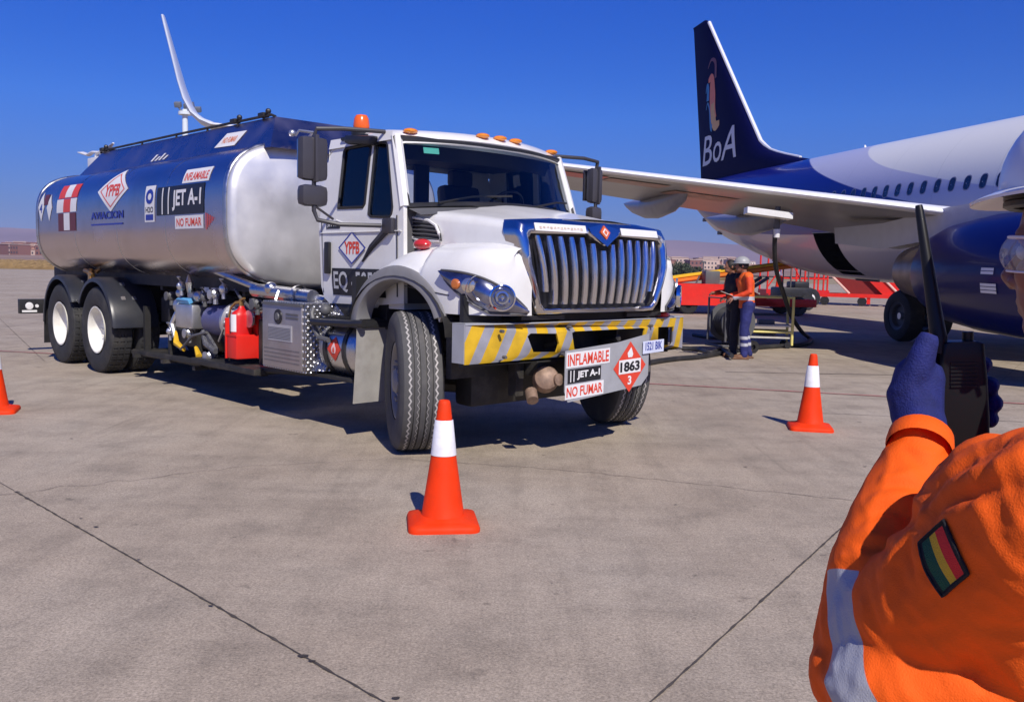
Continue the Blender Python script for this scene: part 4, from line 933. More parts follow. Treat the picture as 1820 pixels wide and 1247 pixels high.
q = MB(); q.cyl((.17, -.02, .50), (.17, -.02, .57), .03, 10); q.tube([(.17, -.02, .56), (.06, -.06, .55), (.0, -.1, .50), (-.02, -.12, .40)], .016, 6); q.box((.2, -.02, .585), (.16, .03, .02), (0, R(-10), 0)); part('valve', q, mat('brass', (0, 0, 0)), ex)

# ------------------------------------------------------------------ cones
def cone_proto():
    t = thing('traffic_cone', '', 'traffic cone')
    q = MB(); prof = [(.03, .125), (.05, .118), (.265, .0855)]
    q.lathe([(.0, .13), (.03, .128), (.05, .117), (.42, .062), (.66, .034), (.675, .03), (.68, .026), (.675, .02), (.60, .026), (.05, .105)], (0, 0, 0), (0, 0, 1), 36); part('cone_body', q, ORANGEP, t, 50)
    q = MB(); q.lathe([(.385, .0690), (.386, .0700), (.575, .0490), (.576, .0475)], (0, 0, 0), (0, 0, 1), 36); part('reflective_band', q, mat('reflective_white', (.78, .77, .80), .35, var=.05, vs=30, bump=.05, bs=30, dirt=.15), t, 50)
    q = MB(); rows = []
    def ring(s, z, rc): return [(x*s, y*s, z) for x, y in rnd_rect(-.19, -.19, .19, .19, rc, 4)]
    q.grid([ring(1.0, .0, .05), ring(1.0, .018, .05), ring(.96, .034, .05), ring(.80, .042, .06), ring(.70, .05, .12), ring(.60, .06, .11)], cv=True, cap=True)
    part('cone_base', q, ORANGEP, t, 50)
    return t
c1 = cone_proto()
spots = [(-.357, 4.80, R(8), 'orange traffic cone with white band right in front of the truck front tyre', 1), (2.717, 8.10, R(-12), 'orange traffic cone standing alone on the concrete left of the raised radio', 1), (-4.66, 8.06, R(20), 'orange traffic cone cut off by the left edge of the photo', 1)]
for i, (x, y, a, lab, s_) in enumerate(spots):
    o = c1 if i == 0 else copy_tree(c1); o.location = (x, y, 0); o.rotation_euler.z = a; o['label'] = lab; o['group'] = 'traffic cones around the truck'
# ------------------------------------------------------------------ airliner
plane = thing('airliner', 'white and dark blue passenger jet with a tall blue tail parked behind the tanker truck', 'airliner', (11.28, 18.46, 0), R(-81.4))
plane.rotation_euler = (0, R(1.2), R(-81.4))
def pp(name, mb, mats, parent=None, smooth=35, **k): return mb.build(name, mats, parent or plane, smooth, **k)
SEC = [(-23.0, 4.45, .10, .10), (-22.6, 4.42, .30, .28), (-21.8, 4.27, .50, .48), (-19.5, 3.86, .95, .90), (-17.8, 3.58, 1.24, 1.18), (-15.5, 3.34, 1.49, 1.45), (-13.2, 3.13, 1.70, 1.66), (-10.5, 2.96, 1.88, 1.82), (-8, 2.9, 1.95, 1.88), (-4, 2.9, 1.95, 1.88), (0, 2.9, 1.95, 1.88), (5, 2.9, 1.95, 1.88), (9, 2.9, 1.95, 1.88), (11.5, 2.84, 1.84, 1.80), (13.3, 2.68, 1.55, 1.52), (14.6, 2.48, 1.12, 1.12), (15.4, 2.34, .68, .68), (15.75, 2.30, .30, .30), (15.82, 2.3, .02, .02)]
def fsec(x):
    for i in range(len(SEC)-1):
        if x <= SEC[i+1][0] or i == len(SEC)-2:
            a, b = SEC[i], SEC[i+1]; t = max(0, min(1, (x-a[0])/(b[0]-a[0])))
            p, q = SEC[max(i-1, 0)], SEC[min(i+2, len(SEC)-1)]; o = []
            for k in (1, 2, 3):
                h = b[0]-a[0]; m0 = (b[k]-p[k])/max(b[0]-p[0], 1e-6)*h; m1 = (q[k]-a[k])/max(q[0]-a[0], 1e-6)*h
                t2, t3 = t*t, t*t*t
                o.append((2*t3-3*t2+1)*a[k]+(t3-2*t2+t)*m0+(-2*t3+3*t2)*b[k]+(t3-t2)*m1)
            return o
def interp(P, x):
    if x <= P[0][0]: return P[0][1]
    for a, b in zip(P, P[1:]):
        if x <= b[0]: t = (x-a[0])/(b[0]-a[0]); t = t*t*(3-2*t)*.5+t*.5; return a[1]+(b[1]-a[1])*t
    return P[-1][1]
def interp_l(P, x):
    if x <= P[0][0]: return P[0][1]
    for a, b in zip(P, P[1:]):
        if x <= b[0]: return a[1]+(b[1]-a[1])*(x-a[0])/(b[0]-a[0])
    return P[-1][1]
ZB = [(-12.6, 5.6), (-11.2, 4.95), (-9.67, 4.57), (-8.27, 4.17), (-6.99, 3.85), (-5.57, 3.53), (-4.26, 3.28), (-2.68, 3.01), (-1.66, 2.84), (1, 2.5), (5, 2.1), (16, 1.2)]
ZL = [(-22, 3.9), (-19.5, 3.3), (-17, 2.9), (-13, 2.5), (-9, 2.35), (0, 2.3), (4, 2.2), (16, 1.2)]
ZC = [(-8.5, 6.2), (-7.1, 4.95), (-6.3, 4.56), (-5.52, 4.27), (-4.77, 4.05), (-4.08, 3.89), (-3.05, 3.70), (-1.98, 3.51), (-1.25, 3.39), (0, 3.21), (3, 2.85), (8, 2.4), (16, 2.0)]
def crom(P, x):
    if x <= P[0][0]: return P[0][1]
    for k in range(len(P)-1):
        if x <= P[k+1][0]:
            a, b = P[k], P[k+1]; p, q = P[max(k-1, 0)], P[min(k+2, len(P)-1)]; h = b[0]-a[0]; t = (x-a[0])/h
            m0 = (b[1]-p[1])/(b[0]-p[0])*h; m1 = (q[1]-a[1])/(q[0]-a[0])*h
            return (2*t**3-3*t*t+1)*a[1]+(t**3-2*t*t+t)*m0+(-2*t**3+3*t*t)*b[1]+(t**3-t*t)*m1
    return P[-1][1]
fb = MB(); rows = []; ab = []; ac = []
xs = [-23.0+.2*i for i in range(195)]; xs = [x for x in xs if x < 15.82]+[15.82]
NR = 144
for x in xs:
    zc, rz, ry = fsec(x); row = []
    for k in range(NR):
        a = 2*pi*k/NR; y = ry*sin(a); z = zc+rz*cos(a)*(1 if cos(a) > 0 else .93); row.append((x, y, z))
        ab.append(min(crom(ZB, x)-z, z-crom(ZL, x))); ac.append(z-crom(ZC, x))
    rows.append(row)
fb.grid(rows, cv=True, cap=True); fb.att = {'blue': ab, 'cream': ac}
lv = mat('airliner_livery', (.8, .8, .8), .3, coat=.3, var=0); n, L, b = nodes(lv)
def attr_step(nm, w_=.012):
    a = n.new('ShaderNodeAttribute'); a.attribute_name = nm
    r = n.new('ShaderNodeMapRange'); r.inputs[1].default_value = -w_; r.inputs[2].default_value = w_; L.new(a.outputs['Fac'], r.inputs[0]); return r.outputs[0]
def cmix(f_, c0, c1):
    x = n.new('ShaderNodeMix'); x.data_type = 'RGBA'; L.new(f_, x.inputs[0])
    for i, c in ((6, c0), (7, c1)):
        if isinstance(c, tuple): x.inputs[i].default_value = (*c, 1)
        else: L.new(c, x.inputs[i])
    return x.outputs[2]
c_ = cmix(attr_step('cream'), (.56, .57, .72), (.90, .89, .82)); c_ = cmix(attr_step('blue'), c_, (.004, .010, .20))
tc = n.new('ShaderNodeTexCoord'); sp = n.new('ShaderNodeSeparateXYZ'); L.new(tc.outputs['Object'], sp.inputs[0])
# the unpainted pale belly below the livery
a = n.new('ShaderNodeAttribute'); a.attribute_name = 'belly'
c_ = cmix(attr_step('belly'), c_, (.55, .50, .47))
# faint skin panel joints
fx = n.new('ShaderNodeMath'); fx.operation = 'FRACT'; m1 = n.new('ShaderNodeMath'); m1.operation = 'MULTIPLY'; m1.inputs[1].default_value = .5; L.new(sp.outputs[0], m1.inputs[0]); L.new(m1.outputs[0], fx.inputs[0])
lt = n.new('ShaderNodeMath'); lt.operation = 'LESS_THAN'; lt.inputs[1].default_value = .008; L.new(fx.outputs[0], lt.inputs[0])
mm = n.new('ShaderNodeMath'); mm.operation = 'MULTIPLY'; mm.inputs[1].default_value = .22; L.new(lt.outputs[0], mm.inputs[0])
c_ = cmix(mm.outputs[0], c_, (.12, .12, .13)); L.new(c_, b.inputs['Base Color'])
bl = []
for i, x in enumerate(xs):
    for k in range(NR): bl.append(crom(ZL, x)-rows[i][k][2])
fb.att['belly'] = bl
fus = pp('fuselage', fb, lv, merge=False)
NAVYP = mat('tail_blue', (.003, .004, .050), .6, spec=.05, var=.05)
ENGB = mat('nacelle_blue', (.002, .004, .085), .3, coat=.15, spec=.3, var=.05)
UNDER = mat('wing_grey', (.30, .28, .25), .28, .3, var=.12, vs=1.2, dirt=.35, dc=(.3, .22, .17))
LEM = mat('leading_edge_metal', (.93, .93, .93), .32, .15, var=.03)
def surf(x, z, side_=-1, off=.0):
    zc, rz, ry = fsec(x); rz = rz if z > zc else rz*.93; c = max(-.999, min(.999, (z-zc)/rz)); y = ry*math.sqrt(1-c*c)
    nrm = V((0, side_*y/ry**2, (z-zc)/rz**2)).normalized()
    return V((x, side_*y, z))+nrm*off
WZ = 3.33
for side_ in (-1, 1):
    for k in range(-10, 32):
        x0 = -5.42+.508*k
        if x0 > 11: continue
        q = MB(); P = rnd_rect(-.10, -.14, .10, .14, .08, 4)
        q.add([surf(x0+a, WZ+b_, side_, .004) for a, b_ in P], [tuple(range(len(P)))])
        q.mt(1); q.grid([[surf(x0+a*s_, WZ+b_*s_, side_, .003) for a, b_ in P] for s_ in (1.0, 1.14)], cv=True)
        if k == -10 and side_ == -1: q0 = pp('cabin_window', q, [mat('cabin_window_glass', (.012, .014, .03), .08, coat=.5), mat('window_frame_grey', (.28, .28, .36), .4)], fus, 0)
        else: pp('cabin_window', q, [MATS['cabin_window_glass'], MATS['window_frame_grey']], fus, 0)
# open cargo hold, low right: its inner shade painted as a flat black patch
q = MB(); q.grid([[surf(lerp(-7.5, -6.3, i/6), lerp(2.4, 1.12, j/8), -1, .006) for j in range(9)] for i in range(7)]); pp('cargo_door_opening', q, mat('hold_dark', (.004, .004, .004), .95, spec=.0, var=0), fus, 0)
q = MB(); q.tube([surf(-7.5, 2.4, -1, .02), surf(-6.3, 2.4, -1, .02), surf(-6.3, 1.12, -1, .02), surf(-7.5, 1.12, -1, .02), surf(-7.5, 2.4, -1, .02)], .02, 5); pp('door_frame', q, UNDER, fus)
q = MB(); 
for x0, z0 in ((-18.9, 3.1), (-16.9, 2.55), (-13.5, 1.6)): q.box(surf(x0, z0, -1, .01), (.35, .10, .14), bev=.03)
pp('drain_fin', q, DGREY, fus)
q = MB(); q.tube([(-8.2, 0, 4.84), (-8.25, 0, 4.96)], [.05, .02], 6, flat=.3); pp('blade_antenna', q, WHITE, fus)
# belly fairing
q = MB(); q.grid([[(x, 1.78*sin(a)*e, 1.72-.92*cos(a)*e**.5) for a in [R(-98)+R(196)*k/24 for k in range(25)]] for x, e in [(-4.6, .02), (-4.2, .45), (-3.4, .75), (-2, .95), (0, 1.02), (3.5, 1.02), (5.2, .9), (6.3, .6), (6.9, .05)]])
pp('belly_fairing', q, mat('belly_grey', (.50, .46, .43), .35, dirt=.3, vs=2))
# fin with dorsal fillet
def finsec(z):
    if z > 5.9: t = (z-5.9)/(11.65-5.9); le = lerp(-15.6, -21.75, t); te = lerp(-21.9, -23.5, t)
    else:
        le = interp_l([(4.6, -10.6), (4.86, -11.5), (5.05, -12.6), (5.3, -13.9), (5.55, -14.9), (5.9, -15.6)], z); te = lerp(-21.6, -21.9, (z-4.6)/1.3)
    return le, te
def foil(n=14): return [(.5*(1-cos(pi*i/n))) for i in range(n+1)]
def thick(t): return 5*(.2969*math.sqrt(t)-.126*t-.3516*t*t+.2843*t**3-.1036*t**4)
q = MB(); rows = []
zz = [4.45, 4.7, 4.86, 5.0, 5.2, 5.35, 5.5, 5.7, 5.9]+[5.9+5.75*k/10 for k in range(1, 10)]+[11.5, 11.65, 11.72]
for z in zz:
    le, te = finsec(min(z, 11.65)); c = le-te; tk = .11*min(c, 6.0) if z < 11.6 else (.07*c if z < 11.7 else .005)
    sh = .35 if z > 11.7 else (.08 if z > 11.6 else 0)
    L1_ = [(le-sh-c*(1-sh*.4)*t, -tk*thick(t), z) for t in foil()]; R1_ = [(le-sh-c*(1-sh*.4)*t, tk*thick(t), z) for t in foil()][::-1]
    rows.append(L1_+R1_[1:-1])
q.grid(rows, cv=True, cap=True); fin = pp('tail_fin', q, NAVYP, None, 40)
q = MB(); q.tube([(finsec(z)[0]+.02, 0, z) for z in zz[3:-2]], [.05]*4+[.075]*(len(zz)-9), 8); pp('fin_leading_edge', q, LEM, fin)
def finfn(off):
    def fn(x, z):
        le, te = finsec(z); t = max(.01, min(1, (le-x)/(le-te))); tk = .11*min(le-te, 6.0); return V((x, -tk*thick(t)-off, z))
    return fn
q = MB(); sk = lambda u, v: finfn(.02)(u+(v-5.5)*.28, v)
text_on(q, 'B', sk, -21.35, 5.45, -20.0, 6.65, .004, 4); text_on(q, 'o', sk, -19.85, 5.45, -18.75, 6.25, .004, 4); text_on(q, 'A', sk, -18.7, 5.45, -17.0, 6.7, .004, 4)
pp('airline_name', q, WSIGN, fin, 0)
def ribbon(pts, ws, m_, nm):
    q = MB(); P = []
    for i, p in enumerate(pts):
        a = V(pts[max(i-1, 0)]); b_ = V(pts[min(i+1, len(pts)-1)]); d = (b_-a).normalized(); s_ = V((-d.y, d.x))*ws[i]/2
        P.append([finfn(.018)(*(V(p)+s_)), finfn(.018)(*(V(p)-s_))])
    q.grid(P); pp(nm, q, m_, fin, 0)
ORL = mat('livery_orange', (.85, .20, .02), .4); ORY = mat('livery_gold', (.80, .42, .06), .4); TEA = mat('livery_teal', (.03, .20, .42), .4)
def sp2(P, n_=5):
    o = []
    for i in range(len(P)-1):
        p0, p1, p2, p3 = (V(P[max(min(j, len(P)-1), 0)]) for j in (i-1, i, i+1, i+2))
        for k in range(n_):
            t = k/n_; o.append(tuple(.5*((2*p1)+(p2-p0)*t+(2*p0-5*p1+4*p2-p3)*t*t+(3*p1-p0-3*p2+p3)*t**3)))
    return o+[tuple(P[-1])]
def rb_(pts, w0, w1, w2, m_, nm):
    S = sp2(pts); k = len(S); ribbon(S, [lerp(w0, w1, i/(k/2)) if i < k/2 else lerp(w1, w2, (i-k/2)/(k/2)) for i in range(k)], m_, nm)
rb_([(-20.9, 9.45), (-20.55, 9.75), (-20.1, 9.55), (-19.9, 8.9)], .05, .16, .2, mat('livery_rust', (.22, .06, .03), .4), 'swoosh')
rb_([(-20.75, 8.9), (-20.35, 8.95), (-20.15, 8.3), (-20.0, 7.6), (-19.75, 7.15)], .15, .72, .62, ORL, 'swoosh')
rb_([(-20.05, 7.9), (-19.95, 7.4), (-19.6, 6.95), (-19.05, 7.0)], .4, .55, .15, ORY, 'swoosh')
rb_([(-21.05, 8.45), (-20.9, 8.75), (-20.75, 8.6), (-20.75, 8.1)], .08, .22, .4, TEA, 'swoosh')
rb_([(-20.95, 7.75), (-20.75, 8.0), (-20.45, 7.7), (-20.2, 7.0), (-20.0, 6.9)], .05, .14, .35, TEA, 'swoosh')
# wings
def wsec(y):   # y = spanwise distance (positive): le x, te x, le z, thickness ratio
    le = interp_l([(1.2, 6.2), (1.9, 5.6), (4.9, 3.3), (17.1, -1.06)], y); te = interp_l([(1.2, -1.9), (5.5, -1.9), (17.1, -2.55)], y)
    z = interp_l([(1.2, 1.95), (4.9, 2.47), (17.1, 3.9)], y); return le, te, z
def wpt(y, t, up, sg):
    le, te, z = wsec(y); c = le-te; tr__ = interp_l([(1.2, .115), (5, .10), (17.1, .085)], y)
    return (le-c*t, sg*y, z-.02*c*t+(c*tr__*thick(t)*(.62 if up else -.42))+(.02*c*sin(pi*t)))
for sg in (-1, 1):
    ys = [1.2, 1.9, 3, 4, 4.9, 5.5]+[5.5+11.45*k/16 for k in range(1, 17)]
    q = MB(); T0 = foil(16)
    q.grid([[wpt(y, t, True, sg) for t in T0[::-1] if t >= .02]+[wpt(y, t, False, sg) for t in T0 if t >= .02] for y in ys], cap=True)
    wing = pp('wing', q, UNDER, None, 40)
    q = MB(); T1 = [.06, .045, .03, .02, .01, .004, 0]
    def le_(y, t, up):
        p = V(wpt(y, t, up, sg)); return p+V((.012, 0, .006 if up else -.006))
    q.grid([[le_(y, t, True) for t in T1]+[le_(y, t, False) for t in T1[::-1][1:-2]] for y in ys[1:]]); pp('slat', q, LEM, wing, 60)
    # blended winglet
    W = [(-1.02, 16.95, 3.88, 1.49, .10), (-1.2, 17.18, 3.98, 1.35, .095), (-1.42, 17.38, 4.14, 1.15, .085), (-1.68, 17.56, 4.42, .98, .075), (-2.0, 17.72, 4.80, .82, .07), (-2.5, 17.95, 5.45, .62, .06), (-3.0, 18.17, 6.05, .47, .05), (-3.2, 18.25, 6.27, .36, .03)]
    q = MB(); rows = []
    for i, (x, y, z, c, tk) in enumerate(W):
        a = V((W[max(i-1, 0)][1], W[max(i-1, 0)][2])); b_ = V((W[min(i+1, 7)][1], W[min(i+1, 7)][2])); d = (b_-a).normalized(); nn = V((-d.y, d.x))
        tt = foil(8); h_ = max(tk*c, .055)
        rows.append([(x-c*t, sg*(y+nn.x*h_*thick(t)), z+nn.y*h_*thick(t)) for t in tt]+[(x-c*t, sg*(y-nn.x*h_*thick(t)), z-nn.y*h_*thick(t)) for t in tt[::-1][1:-1]])
    q.grid(rows, cv=True, cap=True); pp('winglet', q, mat('winglet_white', (.66, .70, .76), .3, var=.03), wing, 60)
    for y, l0, l1, hh in ((11.4, .5, -3.4, .27), (8.3, .5, -3.9, .31), (6.2, .4, -4.2, .34)):
        le, te, z = wsec(y); q = MB()
        pr = [(0, .02), (.08, .55), (.2, .85), (.4, 1), (.6, .92), (.8, .62), (.93, .28), (1, .02)]
        q.grid([[(lerp(l0, l1, t), sg*(y+.19*r_*sin(a)), z-.12-hh*.30+hh*r_*cos(a)*(1 if cos(a) < 0 else .5)+.18*t*t+.22*(1-t)**3) for a in [2*pi*k/16 for k in range(16)]] for t, r_ in pr], cv=True, cap=True)
        pp('flap_fairing', q, mat('fairing_grey', (.26, .26, .31), .3, var=.08), wing, 60)
    # fuelling panel door under the leading edge
    if sg < 0:
        Mi = (MX.Translation(V((11.28, 18.46, 0))) @ plane.rotation_euler.to_matrix().to_4x4()).inverted()
        a = Mi @ at(1322, 370, 15.0); b_ = Mi @ at(1402, 381, 15.3); d1 = V((.16, 0, .02)); d2 = V((0, 0, .10))
        q = MB(); q.add([a, b_, b_+d1, a+d1, a-d2, b_-d2, b_+d1-d2, a+d1-d2], [(0, 1, 2, 3), (4, 7, 6, 5), (0, 4, 5, 1), (1, 5, 6, 2), (2, 6, 7, 3), (3, 7, 4, 0)])
        pp('fuelling_panel_door', q, WHITE, wing, 0)
        for nm_, m_, ys_, ts_ in (('reflection_patch', mat('reflection_red', (.62, .09, .05), .4, var=.2, vs=8), (11.0, 10.6, 10.2, 9.95), (.10, .2, .34)), ('reflection_patch', mat('reflection_brown', (.42, .22, .15), .4, var=.4, vs=6), (9.9, 9.4, 8.9), (.14, .24, .34)), ('reflection_patch', MATS['reflection_brown'], (8.6, 8.2, 7.8, 7.45), (.34, .45, .56))):  # red and brown reflections under the wing, painted as flat coloured patches
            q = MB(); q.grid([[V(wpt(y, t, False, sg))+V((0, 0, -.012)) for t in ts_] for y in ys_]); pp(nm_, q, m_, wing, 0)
    # engine
    ey = sg*4.85; ez = 1.53
    q = MB(); q.lathe([(-3.7, .60), (-3.7, .66), (-3.3, .78), (-2.4, .90), (-1.4, .945), (-.5, .93), (-.12, .87), (0, .80)], (6.9, ey, ez), (1, 0, 0), 40)
    q.v = [(x, y, z if z > ez-.78 else ez-.78-(ez-.78-z)*.55) for x, y, z in q.v]
    nac = pp('engine_nacelle', q, ENGB, None, 50)
    q = MB(); q.lathe([(-.14, .925), (.0, .84), (.02, .79), (-.05, .755), (-.5, .74)], (6.9, ey, ez), (1, 0, 0), 40); pp('intake_lip', q, LEM, nac, 60)
    q = MB(); q.lathe([(0, .745), (.02, .72), (.0, .12), (.25, .06), (.35, 0)], (6.3, ey, ez), (1, 0, 0), 30); pp('fan', q, DGREY, nac, 60)
    q = MB(); q.lathe([(2.0, .60), (1.2, .52), (.5, .40), (.5, .34), (.9, .30), (.2, .16), (-.1, .03)], (1.75, ey, ez), (1, 0, 0), 30); pp('exhaust_nozzle', q, mat('exhaust_metal', (.30, .24, .21), .4, .8, var=.2), nac, 60)
    q = MB(); q.grid([[(x, ey+w_, z) for w_, z in ((-.16, z0), (-.2, z1), (.2, z1), (.16, z0))] for x, z0, z1 in ((5.3, 2.30, 2.50), (4.3, 2.2, 2.62), (3.4, 2.1, 2.56), (1.5, 1.9, 2.35), (-.2, 2.0, 2.3))]); q.v = [(x, y, z) for x, y, z in q.v]
    pp('pylon', q, mat('pylon_pale', (.55, .56, .62), .3, var=.04), nac, 60)
    q = MB()
    for dz, w_ in ((.10, .16), (.05, .16), (-.12, .2), (-.17, .2), (-.22, .2)):
        q.grid([[(x, ey+sg*(.955)*cos(a_), ez+.3*0+(.955)*sin(a_)) for x in (5.3, 5.3+w_*1.6)] for a_ in (dz*1.0+.02, dz*1.0-.02)])
    pp('stencil', q, WSIGN, nac, 0)
    # main gear
    q = MB(); q.cyl((-1.0, sg*2.62, 2.1), (-1.0, sg*2.62, .55), .11, 12); q.cyl((-1.0, sg*2.2, .54), (-1.0, sg*3.05, .54), .07, 10); q.tube([(-1.0, sg*2.6, 1.2), (-.2, sg*2.0, 2.0)], .05, 8); q.box((-1.0, sg*2.8, 1.45), (.9, .03, .9), bev=.01)
    gear = pp('main_gear', q, ALU)
    for dy in (-.32, .32):
        q = MB(); q.lathe([(-.17, .30), (-.19, .40), (-.16, .50), (-.08, .545), (.08, .545), (.16, .50), (.19, .40), (.17, .30)], (-1.0, sg*2.62+dy, .545), (0, 1, 0), 32)
        wl = pp('gear_wheel', q, mat('aircraft_tyre', (.02, .02, .02), .7, dirt=.3), gear, 40)
        q = MB(); q.lathe([(-.16, .30), (-.13, .24), (-.05, .22), (-.04, 0)], (-1.0, sg*2.62+dy, .545), (0, 1, 0), 24); q.lathe([(.16, .30), (.13, .24), (.05, .22), (.04, 0)], (-1.0, sg*2.62+dy, .545), (0, 1, 0), 24); pp('hub', q, DGREY, wl, 40)
    # tailplane
    q = MB(); q.grid([[(lerp(-18.9, -21.9, s_)-(lerp(3.6, 1.3, s_))*t, sg*lerp(.4, 7.0, s_), 4.35+.75*s_+u_*lerp(.3, .1, s_)*thick(t)) for u_, t in [(1, t) for t in foil(8)]+[(-1, t) for t in foil(8)[::-1][1:-1]]] for s_ in [k/6 for k in range(7)]], cv=True, cap=True)
    pp('tailplane', q, UNDER, None, 40)
q = MB(); q.cyl((11.6, 0, 1.6), (11.6, 0, .36), .08, 10)
for y in (-.2, .2): q.lathe([(-.1, .14), (-.1, .30), (-.05, .35), (.05, .35), (.1, .30), (.1, .14)], (11.6, y, .35), (0, 1, 0), 24)
pp('nose_gear', q, DGREY)
q = MB()
q.add([surf(x, z, s_, .006) for x, z, s_ in ((13.6, 3.35, -1), (14.3, 3.15, -1), (14.3, 2.85, -1), (13.5, 2.95, -1))], [(0, 1, 2, 3)]); q.add([surf(x, z, 1, .006) for x, z in ((13.6, 3.35), (14.3, 3.15), (14.3, 2.85), (13.5, 2.95))], [(0, 1, 2, 3)])
pp('cockpit_window', q, MATS['cabin_window_glass'], fus, 0)
# ------------------------------------------------------------------ fused figures
def fuse(name, mb, m_, parent, voxel, smooth=4, post=None):
    me = bpy.data.meshes.new('tmp'); me.from_pydata(mb.v, [], mb.f); o = bpy.data.objects.new('tmp', me); col.objects.link(o)
    b = bmesh.new(); b.from_mesh(me); bmesh.ops.recalc_face_normals(b, faces=b.faces); b.to_mesh(me); b.free()
    r_ = o.modifiers.new('r', 'REMESH'); r_.mode = 'VOXEL'; r_.voxel_size = voxel; r_.use_smooth_shade = True
    s_ = o.modifiers.new('s', 'SMOOTH'); s_.iterations = smooth; s_.factor = .5
    dg = bpy.context.evaluated_depsgraph_get(); nm = bpy.data.meshes.new_from_object(o.evaluated_get(dg))
    bpy.data.objects.remove(o); nm.name = name; nm.materials.clear()
    for q in (m_ if isinstance(m_, (list, tuple)) else [m_]): nm.materials.append(q)
    nm.polygons.foreach_set('use_smooth', [True]*len(nm.polygons))
    if post: post(nm)
    nm.update(); o = bpy.data.objects.new(name, nm); col.objects.link(o)
    if parent: o.parent = parent
    return o
def displace(nm, fn):
    """move every vertex along its normal by fn(co)"""
    cn = [(v.co.copy(), v.normal.copy()) for v in nm.vertices]; o = []
    for c, n_ in cn: o.extend(c+n_*fn(c))
    nm.vertices.foreach_set('co', o); nm.update()
SKIN = mat('skin', (.27, .12, .075), .5, var=.08, vs=20, bump=.04, bs=200)
HAIR = mat('hair', (.012, .010, .009), .6, bump=.3, bs=200)
VEST = mat('vest_orange', (.80, .12, .012), .7, var=.15, vs=7, bump=.25, bs=30)
SLEEVE = mat('sleeve_red_orange', (.70, .06, .012), .7, var=.15, vs=9)
REFL = mat('reflective_silver', (.56, .56, .60), .35, .2, var=.1)
DARKC = mat('dark_cloth', (.015, .014, .022), .8, var=.2)
PANTS = mat('trousers_blue', (.022, .026, .13), .8, var=.25, vs=7, bump=.3, bs=30)
def cap_tube(mb, pts, r, seg=12):
    rs = r if isinstance(r, (list, tuple)) else [r]*len(pts); mb.tube(pts, rs, seg); mb.sph(pts[0], rs[0]*.98, 12, 8); mb.sph(pts[-1], rs[-1]*.98, 12, 8)
def hand(mb, w, d, up, s=1., curl=.6):
    """palm and five fingers from the wrist w, along d, the back of the hand towards up"""
    w, d = V(w), V(d).normalized(); up = (V(up)-d*V(up).dot(d)).normalized(); x = d.cross(up)
    mb.tube([w-d*.01, w+d*.03, w+d*.085*s], [.027*s, .036*s, .034*s], 10, flat=.55); mb.sph(w+d*.05*s, .034*s, 10, 8)
    for k in range(4):
        o = w+d*.08*s+x*(k-1.5)*.020*s; l = (.070, .078, .074, .058)[k]*s; a = curl
        p1 = o+(d*cos(a*.5)-up*sin(a*.5))*l*.45; p2 = p1+(d*cos(a*1.3)-up*sin(a*1.3))*l*.33; p3 = p2+(d*cos(a*2)-up*sin(a*2))*l*.25
        mb.tube([o, p1, p2, p3], [.0105*s, .0098*s, .009*s, .007*s], 8)
    o = w+d*.025*s-x*.030*s; mb.tube([o, o+(d*.7-x*.6-up*.2)*.04*s, o+(d*1.3-x*.7-up*.5)*.055*s], [.013*s, .011*s, .009*s], 8)
